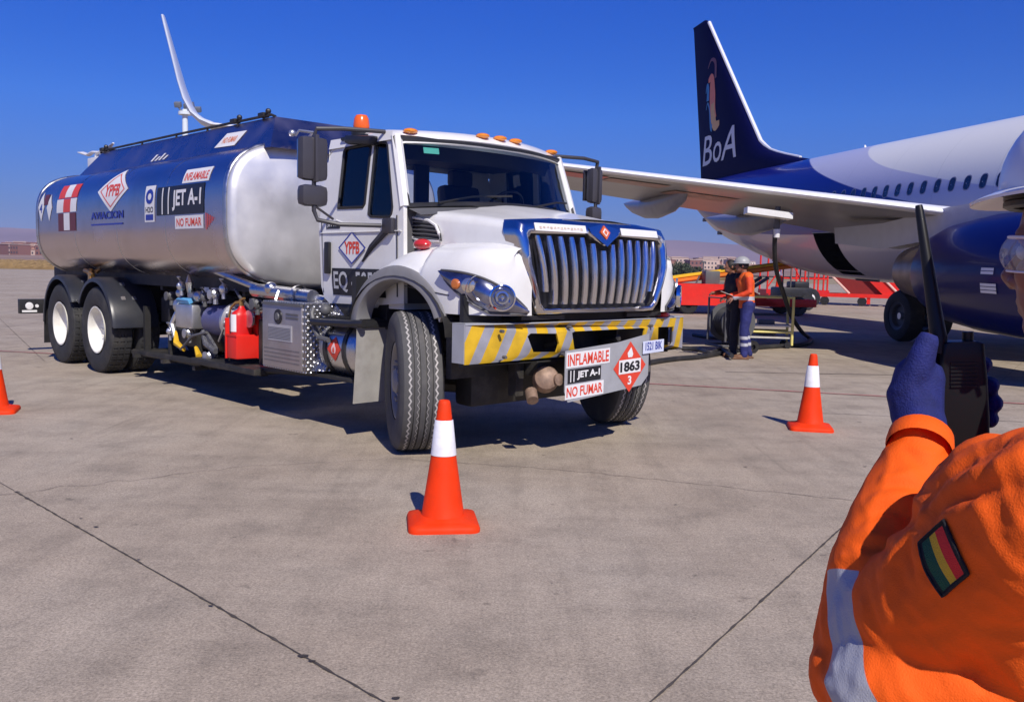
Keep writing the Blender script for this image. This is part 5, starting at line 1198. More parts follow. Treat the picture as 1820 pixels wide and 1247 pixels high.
def person(label, loc, yaw, H, armR, armL, top_m, sleeve_m, leg_m, helmet=True, lean=.04, vest=True, voxel=.010, head_dn=.25):
    s = H/1.7; t = thing('person', label, 'person', loc, yaw)
    Z = lambda z: z*s
    hip = V((0, 0, Z(.90))); ch = V((lean, 0, Z(1.28))); nk = V((lean*1.5, 0, Z(1.44))); hc = V((lean*1.5+.05, 0, Z(1.57)))
    legs = {}
    for sg in (-1, 1): legs[sg] = [V((.0, sg*.09, Z(.88))), V((.03+.015*sg, sg*.10, Z(.48))), V((-.02+.05*sg, sg*.105, Z(.09)))]
    arms = {-1: [V(p)*s for p in armR], 1: [V(p)*s for p in armL]}
    b = MB()
    b.tube([(0, 0, Z(.9)), (lean*.6, 0, Z(1.1)), ch, nk], [.13*s, .12*s, .13*s, .055*s], 14); b.cyl(nk-V((0, 0, .04)), hc, .052*s, 12)
    b.sph(hc, .098*s, 16, 12, (1.0, .78, 1.12)); b.sph(hc+V((.035, 0, -.07))*s, .062*s, 12, 8, (1, .85, .8)); b.tube([hc+V((.09, 0, .005))*s, hc+V((.118, 0, -.035))*s], [.010*s, .017*s], 8)
    for sg in (-1, 1):
        b.sph(hc+V((-.005, sg*.080, -.01))*s, .022*s, 8, 6, (.8, .5, 1.3)); cap_tube(b, arms[sg], [.04*s, .033*s, .024*s], 10); cap_tube(b, legs[sg], [.06*s, .045*s, .035*s], 10)
        a = arms[sg]; hand(b, a[2], a[2]-a[1], V((.2, sg*.5, 1)), s)
        b.tube([legs[sg][2], legs[sg][2]+V((.02, 0, -.06)), legs[sg][2]+V((.15, 0, -.065))], [.035, .032, .03], 8)
    fuse('body', b, SKIN, t, voxel*.8, 2)
    q = MB(); q.tube([(0, 0, Z(.86)), (.005, 0, Z(.98)), (lean*.7, 0, Z(1.12)), ch, (lean*1.3, 0, Z(1.38)), (lean*1.5, 0, Z(1.45))], [.165*s, .155*s, .160*s, .175*s, .135*s, .07*s], 18, flat=1.)
    q.v = [(x*.82+.005, y*1.08, z) for x, y, z in q.v]
    for sg in (-1, 1): cap_tube(q, [arms[sg][0]+V((0, -sg*.03, .0)), arms[sg][0], arms[sg][1], arms[sg][2]-(arms[sg][2]-arms[sg][1]).normalized()*.02], [.085*s, .075*s, .058*s, .042*s], 12)
    def crumple(nm):
        displace(nm, lambda c: .007*NZ.noise(c*9)+.004*NZ.noise(c*22))
    # torso / sleeve colours by distance from the arm, kept as two materials on one jacket
    def paint(nm):
        crumple(nm)
        for p in nm.polygons:
            c = V(p.center); near = min(min((c-arms[sg][0].lerp(arms[sg][1], k/4)).length for k in range(1, 5)) for sg in (-1, 1)); near2 = min(min((c-arms[sg][1].lerp(arms[sg][2], k/4)).length for k in range(5)) for sg in (-1, 1))
            p.material_index = 1 if (near < .085*s or near2 < .085*s) and abs(c.y) > .12*s or near2 < .07*s else 0
            if vest and abs(c.z-Z(1.02)) < .028: p.material_index = 2
    fuse('jacket', q, [top_m, sleeve_m, REFL], t, voxel, 3, paint)
    q = MB()
    q.sph((0, 0, Z(.90)), .165*s, 16, 10, (.82, 1.05, .85))
    for sg in (-1, 1): cap_tube(q, [legs[sg][0]+V((0, 0, .03)), legs[sg][1], legs[sg][2]+V((0, 0, -.01))], [.105*s, .078*s, .062*s], 14)
    def bands(nm):
        crumple(nm)
        for p in nm.polygons:
            z = p.center.z
            if vest and (abs(z-Z(.36)) < .024 or abs(z-Z(.25)) < .024): p.material_index = 1
    fuse('trousers', q, [leg_m, REFL], t, voxel, 3, bands)
    for sg in (-1, 1):
        q = MB(); f0 = legs[sg][2]; q.tube([f0+V((0, 0, .06)), f0+V((0, 0, -.0)), f0+V((.01, 0, -.045))], [.052, .055, .05], 12); q.sph((f0.x+.07, f0.y, .042), .06, 14, 8, (2.1, .85, .68)); q.box((f0.x+.055, f0.y, .014), (.27, .098, .028), bev=.01)
        fuse('shoe', q, BROWN, t, .008, 2)
    hh = MB()
    if helmet:
        P = [[hc+V((.0+.135*sin(a)*cos(c_)*(1), .112*sin(a)*sin(c_), .035+.115*cos(a)))*s for c_ in [2*pi*k/24 for k in range(24)]] for a in [pi*.5*i/8+.001 for i in range(9)]]
        P.append([hc+V(((.155+(.03 if cos(c_) > .5 else 0))*cos(c_), .128*sin(c_), .028))*s for c_ in [2*pi*k/24 for k in range(24)]])
        hh.grid(P, cv=True); part('helmet', hh, mat('helmet_grey', (.34, .34, .33), .4), t, 60)
    q = MB(); q.sph(hc+V((-.012, 0, .012))*s, .102*s, 16, 10, (1, .86, 1.05)); q.v = [p for p in q.v]
    part('hair', q, HAIR, t, 60)
    return t
# standing side-on to the camera, facing left
wk1 = person('person in orange vest, blue trousers and grey helmet facing left beside the hanging hose', (3.79, 14.62, 0), R(172), 1.64,
       [(.02, -.20, 1.38), (.02, -.27, 1.12), (.26, -.16, 1.06)], [(.02, .20, 1.38), (.0, .27, 1.13), (.25, .22, 1.02)], VEST, SLEEVE, PANTS)
wk2 = person('person in dark clothes with bare dark hair standing behind the orange-vested one', (3.68, 15.0, 0), R(-168), 1.62,
       [(.02, -.20, 1.38), (.06, -.26, 1.12), (.30, -.18, 1.10)], [(.02, .20, 1.38), (.0, .27, 1.13), (.25, .22, 1.04)], DARKC, SLEEVE, DARKC, helmet=False, vest=False)
for o in (wk1, wk2): o['group'] = 'ramp workers by the refuelling stand'
cb = thing('clipboard', 'small pale clipboard held by the person in the orange vest', 'clipboard', wk1.matrix_basis @ V((.30, -.05, 1.04)), R(172))
q = MB(); q.box((.03, 0, .01), (.22, .16, .006), (0, R(-20), 0)); part('board', q, mat('clip_brown', (.3, .18, .1), .6), cb); q = MB(); q.box((.03, 0, .016), (.20, .14, .004), (0, R(-20), 0)); part('sheet', q, WSIGN, cb)

# ------------------------------------------------------------------ refuelling stand and hose
st = thing('refuelling_stand', 'yellow tubular step stand with shelves beside the person in the orange vest', 'work stand', (4.72, 17.2, 0), R(-8))
q = MB()
for x in (-.42, .55):
    for y in (-.3, .3): q.cyl((x, y, .06), (x, y, .96), .026, 8)
    q.cyl((x, -.3, .95), (x, .3, .95), .022, 8)
for z in (.95, .30): 
    for y in (-.3, .3): q.cyl((-.42, y, z), (.55, y, z), .02, 8)
part('frame', q, PALEY, st)
for z in (.40, .18):
    q = MB(); q.bx((-.42, -.28, z), (.55, .28, z+.03)); part('shelf', q, mat('shelf_pale', (.60, .58, .52), .5, dirt=.4), st)
for x in (-.35, .48):
    for y in (-.3, .3):
        q = MB(); q.lathe([(-.02, 0), (-.02, .06), (.02, .06), (.02, 0)], (x, y, .062), (0, 1, 0), 14); part('castor', q, BLACK, st)
q = MB(); q.box((.1, 0, .47), (.3, .3, .1), bev=.02); q.tube([(-.3, 0, .24), (-.1, .1, .26), (.1, 0, .24), (.3, .1, .25)], .03, 6); part('tool_tray', q, DGREY, st)
rl = thing('hose_trolley', 'dark hose trolley with a wheel standing behind the legs of the two people', 'hose trolley', (3.86, 15.9, 0), R(20))
q = MB(); q.lathe([(-.22, 0), (-.22, .34), (-.19, .34), (-.18, .2), (.18, .2), (.19, .34), (.22, .34), (.22, 0)], (0, 0, .52), (0, 1, 0), 28); part('drum', q, DGREY, rl, 40)
q = MB()
for k in range(5): q.lathe([(0, .24), (.035, .275), (.07, .24)], (0, -.18+.072*k, .52), (0, 1, 0), 28)
part('wound_hose', q, BLACK, rl, 60)
q = MB(); q.tube([(-.3, -.28, .2), (-.3, -.28, .95), (-.3, .28, .95), (-.3, .28, .2)], .02, 8); q.tube([(-.35, -.26, .12), (.35, -.26, .12), (.35, .26, .12), (-.35, .26, .12), (-.35, -.26, .12)], .022, 8); q.cyl((0, -.28, .52), (0, .28, .52), .03, 8); q.tube([(0, -.26, .52), (0, -.26, .12)], .02, 6); q.tube([(0, .26, .52), (0, .26, .12)], .02, 6); part('frame', q, DGREY, rl)
for y in (-.30, .30):
    q = MB(); q.lathe([(-.03, .04), (-.03, .11), (.03, .11), (.03, .04)], (.25, y, .11), (0, 1, 0), 18); part('wheel', q, BLACK, rl)
HOSE = mat('hose_rubber', (.022, .022, .024), .55, dirt=.3, dc=(.12, .1, .09))
def smooth_path(P, n_=8):
    P = [V(p) for p in P]; o = []
    for i in range(len(P)-1):
        p0, p1, p2, p3 = (P[max(0, min(j, len(P)-1))] for j in (i-1, i, i+1, i+2))
        for k in range(n_):
            t = k/n_; o.append(.5*((2*p1)+(p2-p0)*t+(2*p0-5*p1+4*p2-p3)*t*t+(3*p1-p0-3*p2+p3)*t**3))
    return o+[P[-1]]
hz = thing('refuelling_hose', 'long black fuel hose hanging from the wing and lying curved on the concrete', 'hose', (5.9, 18.5, 0))
W0 = V((5.9, 18.5, 0))
g0 = lambda u, v: (lambda p: V((p.x, p.y, .04)))(V((0, 0, CAM_H))+(at(u, v, 1)-V((0, 0, CAM_H)))*(CAM_H/(CAM_H-at(u, v, 1).z)))
path = [at(1382, 384, 15.4), at(1377, 425, 15.5), at(1379, 475, 15.8), at(1392, 520, 16.4), at(1406, 560, 17.1), at(1424, 588, 17.7), g0(1437, 603), g0(1441, 609), g0(1425, 616), g0(1380, 619), g0(1340, 622), g0(1290, 630), g0(1245, 638), g0(1200, 642), g0(1160, 648), g0(1100, 660)]
q = MB(); q.tube([p-W0 for p in smooth_path(path)], .040, 10); part('hose', q, HOSE, hz, 60)
a = path[0]-W0; q = MB(); q.tube([a+V((0, 0, .16)), a+V((0, 0, .02)), a-V((0, 0, .05)), a-V((0, 0, .22))], [.045, .06, .05, .045], 12); q.tube([a+V((-.12, -.05, -.02)), a+V((.12, -.05, -.02))], .014, 6); part('nozzle', q, DGREY, hz)
q = MB(); q.tube([a-V((0, 0, .22)), a-V((0, 0, .36))], [.06, .05], 12); part('coupling', q, WSIGN, hz)
h2 = thing('refuelling_hose', 'shorter black hose lying crossed over the long one near the person in orange', 'hose', (3.2, 15.4, 0))
q = MB(); q.tube([p-V((3.2, 15.4, 0)) for p in smooth_path([g0(1232, 598), g0(1262, 603), g0(1290, 606), g0(1330, 612)])], .035, 8); q.tube([p-V((3.2, 15.4, -.03)) for p in smooth_path([g0(1212, 626), g0(1240, 628), g0(1262, 634), g0(1282, 628), g0(1300, 640)])], .04, 8); part('hose', q, HOSE, h2, 60)

# ------------------------------------------------------------------ belt loader
bl_ = thing('belt_loader', 'red belt loader with yellow-railed orange conveyor raised to the cargo hold of the airliner', 'belt loader', (6.9, 30.6, 0), R(4))
q = MB(); q.add([(-1.75, -.9, .30), (1.9, -.9, .30), (1.9, .9, .30), (-1.75, .9, .30), (-2.0, -.9, 1.0), (.55, -.9, 1.0), (.55, .9, 1.0), (-2.0, .9, 1.0)], [(0, 1, 5, 4), (1, 2, 6, 5), (2, 3, 7, 6), (3, 0, 4, 7), (4, 5, 6, 7), (0, 3, 2, 1)]); part('body', q, BRIGHTRED, bl_)
q = MB(); q.bx((.5, -.9, .30), (3.1, .9, .55), .03); part('chassis_deck', q, BRIGHTRED, bl_)
q = MB(); q.box((-.35, -.35, 1.18), (.5, .5, .5), bev=.05); q.box((-.1, -.35, 1.0), (.5, .5, .12), bev=.04); q.tube([(-.85, -.3, .95), (-.72, -.3, 1.25)], .03, 6); part('seat', q, DGREY, bl_)
q = MB(); q.tube([(.3, -.4, .95), (.55, -.4, 1.25)], .12, 8); q.tube([(.6, .3, .6), (1.6, .3, 1.25)], .06, 8); q.tube([(.6, -.4, .6), (1.6, -.4, 1.25)], .06, 8); part('lift_arm', q, DGREY, bl_)
q = MB()
for y in (.0, .75): q.tube([(-2.05, y, .98), (-1.0, y, 1.14), (4.6, y, 1.95)], .075, 6)
part('conveyor', q, mat('conveyor_orange', (.72, .20, .02), .5, dirt=.2), bl_)
q = MB()
for y in (-.03, .78): q.tube([(-1.95, y, 1.10), (-1.0, y, 1.26), (4.6, y, 2.08)], .04, 6)
part('guard_rail', q, YELLOW, bl_)
q = MB(); q.add([(-2.0, 0, 1.0), (4.6, 0, 1.98), (4.6, .75, 1.98), (-2.0, .75, 1.0), (-2.0, 0, .9), (4.6, 0, 1.88), (4.6, .75, 1.88), (-2.0, .75, .9)], [(0, 1, 2, 3), (4, 7, 6, 5), (0, 4, 5, 1), (2, 6, 7, 3)]); part('belt', q, BLACK, bl_)
for x in (-1.2, 2.5):
    for y in (-.75, .75):
        q = MB(); q.lathe([(-.1, .12), (-.1, .28), (-.07, .32), (.07, .32), (.1, .28), (.1, .12), (.04, .1), (.04, 0)], (x, y, .32), (0, 1 if y > 0 else -1, 0), 22); part('wheel', q, BLACK, bl_)
# ------------------------------------------------------------------ red stairs and cart beyond the fuselage
sr = thing('boarding_stairs', 'red mobile boarding stairs on a low trailer seen under the belly of the airliner', 'boarding stairs', (14.75, 41.3, 0), R(-20))
q = MB(); q.bx((-3.0, -.1, .38), (2.6, .1, .55)); q.bx((-3.0, 1.3, .38), (2.6, 1.5, .55)); q.bx((-3.0, -.1, .38), (-2.9, 1.5, .55)); q.bx((2.4, -.1, .18), (2.62, 1.5, .60)); q.bx((1.3, -.06, .1), (1.45, .04, .4)); part('base_frame', q, BRIGHTRED, sr)
def slab(q, P, y, th): n_ = len(P); q.add([(x, y, z) for x, z in P]+[(x, y+th, z) for x, z in P], [tuple(range(n_)), tuple(range(2*n_-1, n_-1, -1))]+[(k, (k+1) % n_, (k+1) % n_+n_, k+n_) for k in range(n_)])
q = MB(); slab(q, [(2.0, .55), (-2.5, 5.0), (-3.9, 5.0), (.55, .55)], .12, .04); slab(q, [(2.0, .55), (-2.5, 5.0), (-3.9, 5.0), (.55, .55)], 1.3, .04)
for k in range(18): q.bx((2.2-.245*k, .1, .55+.245*k), (1.9-.245*k, 1.4, .59+.245*k))
part('steps', q, mat('step_shaded_red', (.20, .012, .01), .6), sr)  # red darkened to paint in the shade on the underside of the stairs
for y in (-.03, 1.42):
    q = MB(); slab(q, [(2.0, .5), (2.65, .5), (-1.85, 5.0), (-2.5, 5.0)], y, .05); part('side_rail', q, BRIGHTRED, sr)
q = MB(); slab(q, [(2.65, .6), (3.25, 1.2), (3.2, 2.1), (.3, 5.0), (-1.6, 5.0)], 1.46, .04); part('side_panel', q, BRIGHTRED, sr)
q = MB(); q.tube([(2.6, -.06, .60), (-1.8, -.06, 5.0)], .05, 6); part('handrail', q, mat('pale_pink_rail', (.75, .5, .42), .5), sr)
q = MB(); q.tube([(.55, .10, .55), (-3.9, .10, 5.0)], .05, 6); part('strut', q, MATS['pale_pink_rail'], sr)
for x in (-.9, -.5, 1.1):
    q = MB(); q.lathe([(-.08, 0), (-.08, .2), (.08, .2), (.08, 0)], (x, .0, .205), (0, 1, 0), 18); part('wheel', q, BLACK, sr)
ct = thing('service_cart', 'red tubular service cart with one pale-hubbed wheel left of the boarding stairs', 'cart', (12.0, 38.6, 0), R(3))
q = MB(); q.bx((-1.4, -.5, .55), (1.3, .6, .72)); q.bx((-1.3, -.5, .40), (.6, .6, .56)); part('deck', q, RED, ct)
q = MB()
for x in (-1.35, -.35, .25, 1.05, 1.22):
    for y in (-.45, .55): q.cyl((x, y, .7), (x, y, 2.9), .04, 6)
for z in (1.2, 1.9, 2.6):
    q.cyl((-.35 if z > 1.5 else .25, -.45, z), (1.22, -.45, z), .035, 6); q.cyl((-.35, .55, z), (1.22, .55, z), .035, 6)
q.cyl((-1.35, -.45, .8), (-.35, -.45, 2.3), .03, 6); q.cyl((-.35, -.45, 1.9), (.25, -.45, .8), .03, 6); part('rail', q, BRIGHTRED, ct)
q = MB(); q.lathe([(-.11, .2), (-.11, .36), (-.07, .40), (.07, .40), (.11, .36), (.11, .2)], (.45, -.62, .40), (0, 1, 0), 24); wl = part('wheel', q, BLACK, ct)
q = MB(); q.lathe([(0, .24), (.02, .2), (.05, .1), (.05, 0)], (.45, -.66, .40), (0, -1, 0), 20); part('hub', q, WSIGN, wl)
q = MB(); q.lathe([(-.1, 0), (-.1, .2), (.1, .2), (.1, 0)], (-1.0, -.5, .2), (0, 1, 0), 16); part('wheel', q, BLACK, ct)
o = copy_tree(c1); o.location = (11.42, 38.9, .72); o.rotation_euler.z = 0; o.scale = (1.5, 1.5, 1.5); o['label'] = 'red cone carried on the deck of the red service cart'; o['group'] = 'traffic cones around the truck'
tg = thing('tow_tractor', 'small dark tractor between the belt loader and the red cart under the fuselage', 'tractor', (10.9, 35.5, 0), R(5))
q = MB(); q.box((0, 0, .62), (1.3, 1.1, .5), bev=.08); q.box((.25, 0, .95), (.6, .9, .3), bev=.08); part('body', q, BLACK, tg)
q = MB()
for x in (-.2, .5):
    for y in (-.4, .4): q.cyl((x, y, .8), (x, y, 1.75), .03, 6)
q.bx((-.3, -.5, 1.72), (.6, .5, 1.76)); part('canopy', q, DGREY, tg)
for x in (-.42, .42):
    for y in (-.55, .55):
        q = MB(); q.lathe([(-.1, 0), (-.1, .3), (.1, .3), (.1, 0)], (x, y, .3), (0, 1, 0), 20); part('wheel', q, BLACK, tg)

# ------------------------------------------------------------------ masts, town, trees, mountains
def mast(x, y, h, label):
    t = thing('floodlight_mast', label, 'floodlight mast', (x, y, 0))
    q = MB(); q.tube([(0, 0, 0), (0, 0, h)], [.28, .17], 12); q.cyl((0, 0, h-.35), (0, 0, h-.15), .42, 14); part('pole', q, mat('mast_white', (.66, .72, .76), .4), t)
    for k, (dx, dy) in enumerate(((-.42, -.1), (.42, -.1), (0, .4), (.85, -.05))):
        q = MB(); z0 = h+.28 if k < 3 else h-.0
        q.tube([(dx*.3, dy*.3, h-.25), (dx, dy, z0-.1)], .06, 6); q.box((dx, dy, z0), (.42, .30, .34), (R(25), 0, 0), bev=.04); part('lamp_head', q, mat('lamp_casing', (.16, .18, .22), .4) if k != 1 else ALU, t)
    return t
mast(-21.65, 60.0, 11.2, 'white floodlight mast with four lamp heads rising behind the tank of the truck')
lp_ = at(1250, 480, 135)
t = thing('street_lamp', 'thin dark lamp post before the far town right of the truck grille', 'street lamp', (lp_.x, lp_.y, 0)); q = MB(); q.tube([(0, 0, 0), (0, 0, 2.75)], [.10, .08], 8); part('pole', q, DGREY, t); q = MB(); q.box((0, 0, 2.85), (.7, .3, .24), bev=.05); part('lamp_head', q, DGREY, t)
# rising ground behind the field and the town on it
HM = mat('town_slope', (.26, .17, .12), .95, var=.3, vs=.02)
def hz_z(x, y): return -.05+max(0, (y-300))*.014+3.0*NZ.noise(V((x*.006, y*.006, 2)))*(1 if y > 420 else 0)
q = MB(); q.grid([[(x, y, hz_z(x, y)) for y in [330+45*k for k in range(24)]] for x in [-1100+50*k for k in range(44)]]); tag(q.build('terrain', HM), None, None, None, 'structure')
hm_ = [mat('house_brick', (.40, .19, .12), .9, var=.2), mat('house_plaster', (.56, .42, .33), .9, var=.15), mat('house_pale', (.72, .62, .52), .8, var=.1), mat('house_dark_brick', (.24, .11, .08), .9, var=.2)]
WD = mat('house_window', (.03, .03, .04), .3)
protos = []
for k, (wx, wy, wz, m_) in enumerate(((9, 8, 5.6, hm_[0]), (7, 7, 3.4, hm_[1]), (12, 9, 6.4, hm_[1]), (8, 8, 6.2, hm_[3]), (6, 6, 3.2, hm_[2]))):
    t = thing('house', 'brick and plaster houses of the distant town', 'house', (0, 0, 0))
    q = MB(); q.bx((-wx/2, -wy/2, -2), (wx/2, wy/2, wz)); q.bx((-wx/2, -wy/2-.02, wz), (wx/2, -wy/2+.3, wz+.5)); part('wall', q, m_, t)
    q = MB(); q.bx((-wx/2-.3, -wy/2-.3, wz+.02), (wx/2+.3, wy/2, wz+.25)); part('roof', q, hm_[(k+3) % 4], t)
    for fl in range(int(wz//2.8)):
        for c_ in range(int(wx//2.6)):
            x = -wx/2+1.6+2.5*c_; q = MB(); q.bx((x-.5, -wy/2-.06, .9+2.8*fl), (x+.5, -wy/2, 2.1+2.8*fl)); part('window', q, WD, t)
    protos.append(t)
random.seed(11); used = set(); nh = 0
def put_house(px, Y, k, rz):
    global nh
    p = at(px, 470, Y); src = protos[k]
    o = src if k not in used else copy_tree(src); used.add(k)
    o.location = (p.x, p.y, hz_z(p.x, p.y)); o.rotation_euler.z = rz; o['label'] = 'one of the small brick and plaster houses of the distant town'; o['group'] = 'houses of the distant town'; nh += 1
for i in range(14): put_house(-30+8.5*i+random.uniform(-2, 2), random.uniform(520, 620), i % 5, random.uniform(-.5, .5))
for i in range(52):
    put_house(1168+3.3*i+random.uniform(-2, 2), random.choice((600, 700, 820, 950, 1100))*random.uniform(.95, 1.1), random.randrange(5), random.uniform(-.5, .5))
for i in range(22): put_house(random.uniform(-60, 95), random.uniform(640, 1000), random.randrange(5), random.uniform(-.5, .5))
# dark bushy trees at the edge of the airfield
LEAF = mat('foliage_dark', (.045, .06, .03), .8, var=.5, vs=.8)
def tree(px, Y, h_, w_, label, seed):
    p = at(px, 485, Y); t = thing('tree', label, 'tree', (p.x, p.y, 0)); rg = random.Random(seed)
    q = MB(); q.tube([(0, 0, 0), (.1, 0, h_*.4), (0, 0, h_*.75)], [.22, .16, .06], 8)
    for k in range(5): a = k*1.3; q.tube([(0, 0, h_*.3), (cos(a)*w_*.4, sin(a)*w_*.3, h_*.7)], [.09, .03], 5)
    part('trunk', q, BROWN, t)
    q = MB()
    cl = [(rg.gauss(0, w_*.28), rg.gauss(0, w_*.2), h_*rg.uniform(.35, .92), rg.uniform(.10, .24)*w_) for _ in range(26)]
    for cx, cy, cz, r_ in cl:
        for _ in range(60):
            d = V((rg.gauss(0, 1), rg.gauss(0, 1), rg.gauss(0, 1))).normalized()*r_*rg.uniform(.6, 1.1); c0 = V((cx, cy, cz))+d
            a = V((rg.gauss(0, 1), rg.gauss(0, 1), rg.gauss(0, 1))).normalized(); b_ = a.cross(V((rg.gauss(0, 1), rg.gauss(0, 1), rg.gauss(0, 1)))).normalized(); s_ = rg.uniform(.12, .26)
            q.add([c0-a*s_, c0+b_*s_*.6, c0+a*s_, c0-b_*s_*.6], [(0, 1, 2, 3)])
    q.build('crown', LEAF, t, 0, merge=False, recalc=False); return t
for i, (px, Y, h_, w_) in enumerate([(1195, 150, 2.3, 3.2), (1212, 155, 2.6, 3.6), (1229, 150, 1.9, 2.6), (1288, 240, 3.0, 3.4)]):
    o = tree(px, Y, h_, w_, ['low dark bushy tree just right of the truck headlamp', 'tallest dark bushy tree of the clump beside the red belt loader', 'smallest dark tree at the right end of the clump', 'dark tree near the far houses left of the two people'][i], 30+i); o['group'] = 'trees at the edge of the airfield'
# dry grass tufts along the field's near rim, mass of small blades
DG = mat('dry_grass', (.30, .20, .09), .9, var=.4, vs=.5); q = MB(); rg = random.Random(5)
for _ in range(2600):
    px = rg.uniform(-60, 230) if rg.random() < .7 else rg.uniform(1150, 1320); Y = rg.uniform(112, 300) if px < 500 else rg.uniform(160, 300)
    p = at(px, 470, Y); h_ = rg.uniform(.3, .8); w_ = rg.uniform(.3, 1.2); y = p.y
    q.add([(p.x-w_, y, -.05), (p.x+w_, y+.2, -.05), (p.x+w_*.5, y, h_), (p.x-w_*.3, y, h_*.8)], [(0, 1, 2, 3)])
tag(q.build('dry_grass', DG, None, 0, merge=False, recalc=False), 'dry brown grass tufts covering the airfield beyond the concrete', 'grass', None, 'stuff')
# mountain ranges
MT = mat('mountain_slope', (.235, .15, .125), .95, var=.3, vs=.002)
q = MB()
def ridge(x, k): return (104 + 16*NZ.noise(V((x*.0011, 5.2, k))) + 6*NZ.noise(V((x*.004, 1.7, k))))
q.grid([[(x, 2500+620*t, -5+ridge(x, 0)*(t**.8)*(1+.12*NZ.noise(V((x*.006, t*4, 3))))) for t in (0, .15, .3, .45, .6, .75, .9, 1.0)] + [(x, 3300, -5)] for x in [-3400+50*k for k in range(137)]])
tag(q.build('mountains', MT), None, None, None, 'structure')
# ------------------------------------------------------------------ haze
hzb = MB(); hzb.bx((-3700, -3600, -6.5), (3700, 3700, 132)); HZM = bpy.data.materials.new('haze'); HZM.use_nodes = True; n = HZM.node_tree.nodes; L = HZM.node_tree.links
n.remove(n['Principled BSDF']); pv = n.new('ShaderNodeVolumePrincipled'); pv.inputs['Color'].default_value = (.60, .66, 1.0, 1); pv.inputs['Density'].default_value = .00021; pv.inputs['Anisotropy'].default_value = 0.0
L.new(pv.outputs[0], n['Material Output'].inputs['Volume'])
tag(hzb.build('haze', HZM, None, 0), None, None, None, 'stuff')
# ------------------------------------------------------------------ the person with the radio, close on the right
PL = V((.70, .95, 0)); TI = MX.Translation(-PL)
pf = thing('person', 'nearest person in orange coverall and white helmet raising a radio in a blue glove', 'person', PL)
hd = V((-.55, .83, 0)).normalized(); lf3 = V((-hd.y, hd.x, 0)); lf3 = V((-.83, -.55, 0)).normalized()
HC = V((.706, 1.085, 1.428))
def HW(x, y, z): return HC + hd*x + lf3*y + V((0, 0, z))
SH = at(1900, 930, .84); EL = at(1568, 1152, 1.05); WR = at(1637, 775, 1.155)
RSH = SH + V((.34, .16, 0)); REL = RSH+V((.05, -.02, -.28)); RWR = REL+V((-.10, .12, -.20))
b = MB().xf(TI)
# skin: one continuous body
b.sph(HW(-.012, 0, .035), .098, 24, 16, (1.0, .80, 1.05)); 
def hsph(x, y, z, r, s=(1, 1, 1), mb=b):
    P = []
    for i in range(11):
        a = pi*i/10; P.append([HW(x+sin(a)*cos(2*pi*k/16)*r*s[0], y+sin(a)*sin(2*pi*k/16)*r*s[1], z+cos(a)*r*s[2]) for k in range(16)])
    mb.grid(P, cv=True)
hsph(.0, 0, .03, .09, (1.08, .84, 1.1)); hsph(.035, 0, -.045, .060, (1.02, .98, 1.05)); hsph(.058, 0, -.092, .030, (1.0, 1.1, .8)); hsph(.01, 0, -.07, .055, (1.1, 1.02, .8))
hsph(.075, 0, .022, .030, (.62, 1.9, .55)); hsph(.062, .036, -.028, .026, (.9, .9, .9)); hsph(.062, -.036, -.028, .026, (.9, .9, .9))
b.tube([HW(.086, 0, .012), HW(.100, 0, -.010), HW(.112, 0, -.030), HW(.100, 0, -.042)], [.008, .010, .013, .011], 10)
for s_ in (-1, 1): hsph(.098, s_*.013, -.037, .009)
hsph(.086, 0, -.062, .016, (.8, 1.5, .45)); hsph(.084, 0, -.074, .015, (.8, 1.3, .5))
for s_ in (-1, 1):
    b.tube([HW(-.012, s_*.080, .024), HW(-.026, s_*.088, .018), HW(-.026, s_*.088, -.012), HW(-.010, s_*.082, -.032)], [.009, .008, .008, .009], 8); hsph(-.012, s_*.078, .0, .015, (.9, .5, 1.4))
b.tube([HW(-.02, 0, -.05), V((.70, 1.03, 1.25)), V((.70, .97, 1.08)), V((.71, .96, .85))], [.056, .058, .11, .12], 16)
def chain(mb, P, r, sg=12): cap_tube(mb, [V(p) for p in P], r, sg)
chain(b, [SH, EL, WR], [.045, .036, .026]); chain(b, [RSH, REL, RWR], [.045, .036, .026]); chain(b, [V((.69, .95, 1.08)), SH], [.06, .05]); chain(b, [V((.71, .97, 1.08)), RSH], [.06, .05])
FT = {1: V((.61, .92, 0)), -1: V((.80, .99, 0))}
for s_, p in FT.items(): chain(b, [V((p.x, p.y, .84)), V((p.x-.01, p.y+.01, .45)), V((p.x, p.y, .09))], [.07, .05, .036]); b.tube([p+V((0, 0, .09)), p+V((0, 0, .03)), p+hd*.14+V((0, 0, .03))], [.036, .032, .028], 8)
hand(b, RWR, RWR-REL, lf3*-1, 1.)
# left hand: palm and five fingers round the radio
gv = MB().xf(TI)
def handL(mb, e=0.):
    mb.tube([at(1638, 782, 1.155), at(1632, 745, 1.17), at(1626, 705, 1.185), at(1636, 662, 1.19), at(1648, 640, 1.19)], [.029+e, .031+e, .034+e, .030+e, .018+e], 16)
    mb.tube([at(1614, 700, 1.178), at(1630, 660, 1.172), at(1640, 628, 1.17), at(1649, 604, 1.17), at(1653, 592, 1.17)], [.022+e, .018+e, .0145+e, .0125+e, .009+e], 12)
    for k, (y, x1, dr) in enumerate(((645, 1748, .0), (682, 1762, 0), (713, 1769, 0), (742, 1761, -.0008))):
        mb.tube([at(1640, y-4, 1.20), at(1668, y-6, 1.222), at(1702, y-4, 1.232), at(x1-16, y, 1.226), at(x1, y+3, 1.206), at(x1-3, y+6, 1.188)], [.013+e, .0115+e, .0105+e, .0100+e+dr, .0096+e+dr, .0075+e+dr], 10)
handL(b, -.001)
BODY = fuse('body', b, SKIN, pf, .0045, 3)
handL(gv, .0022)
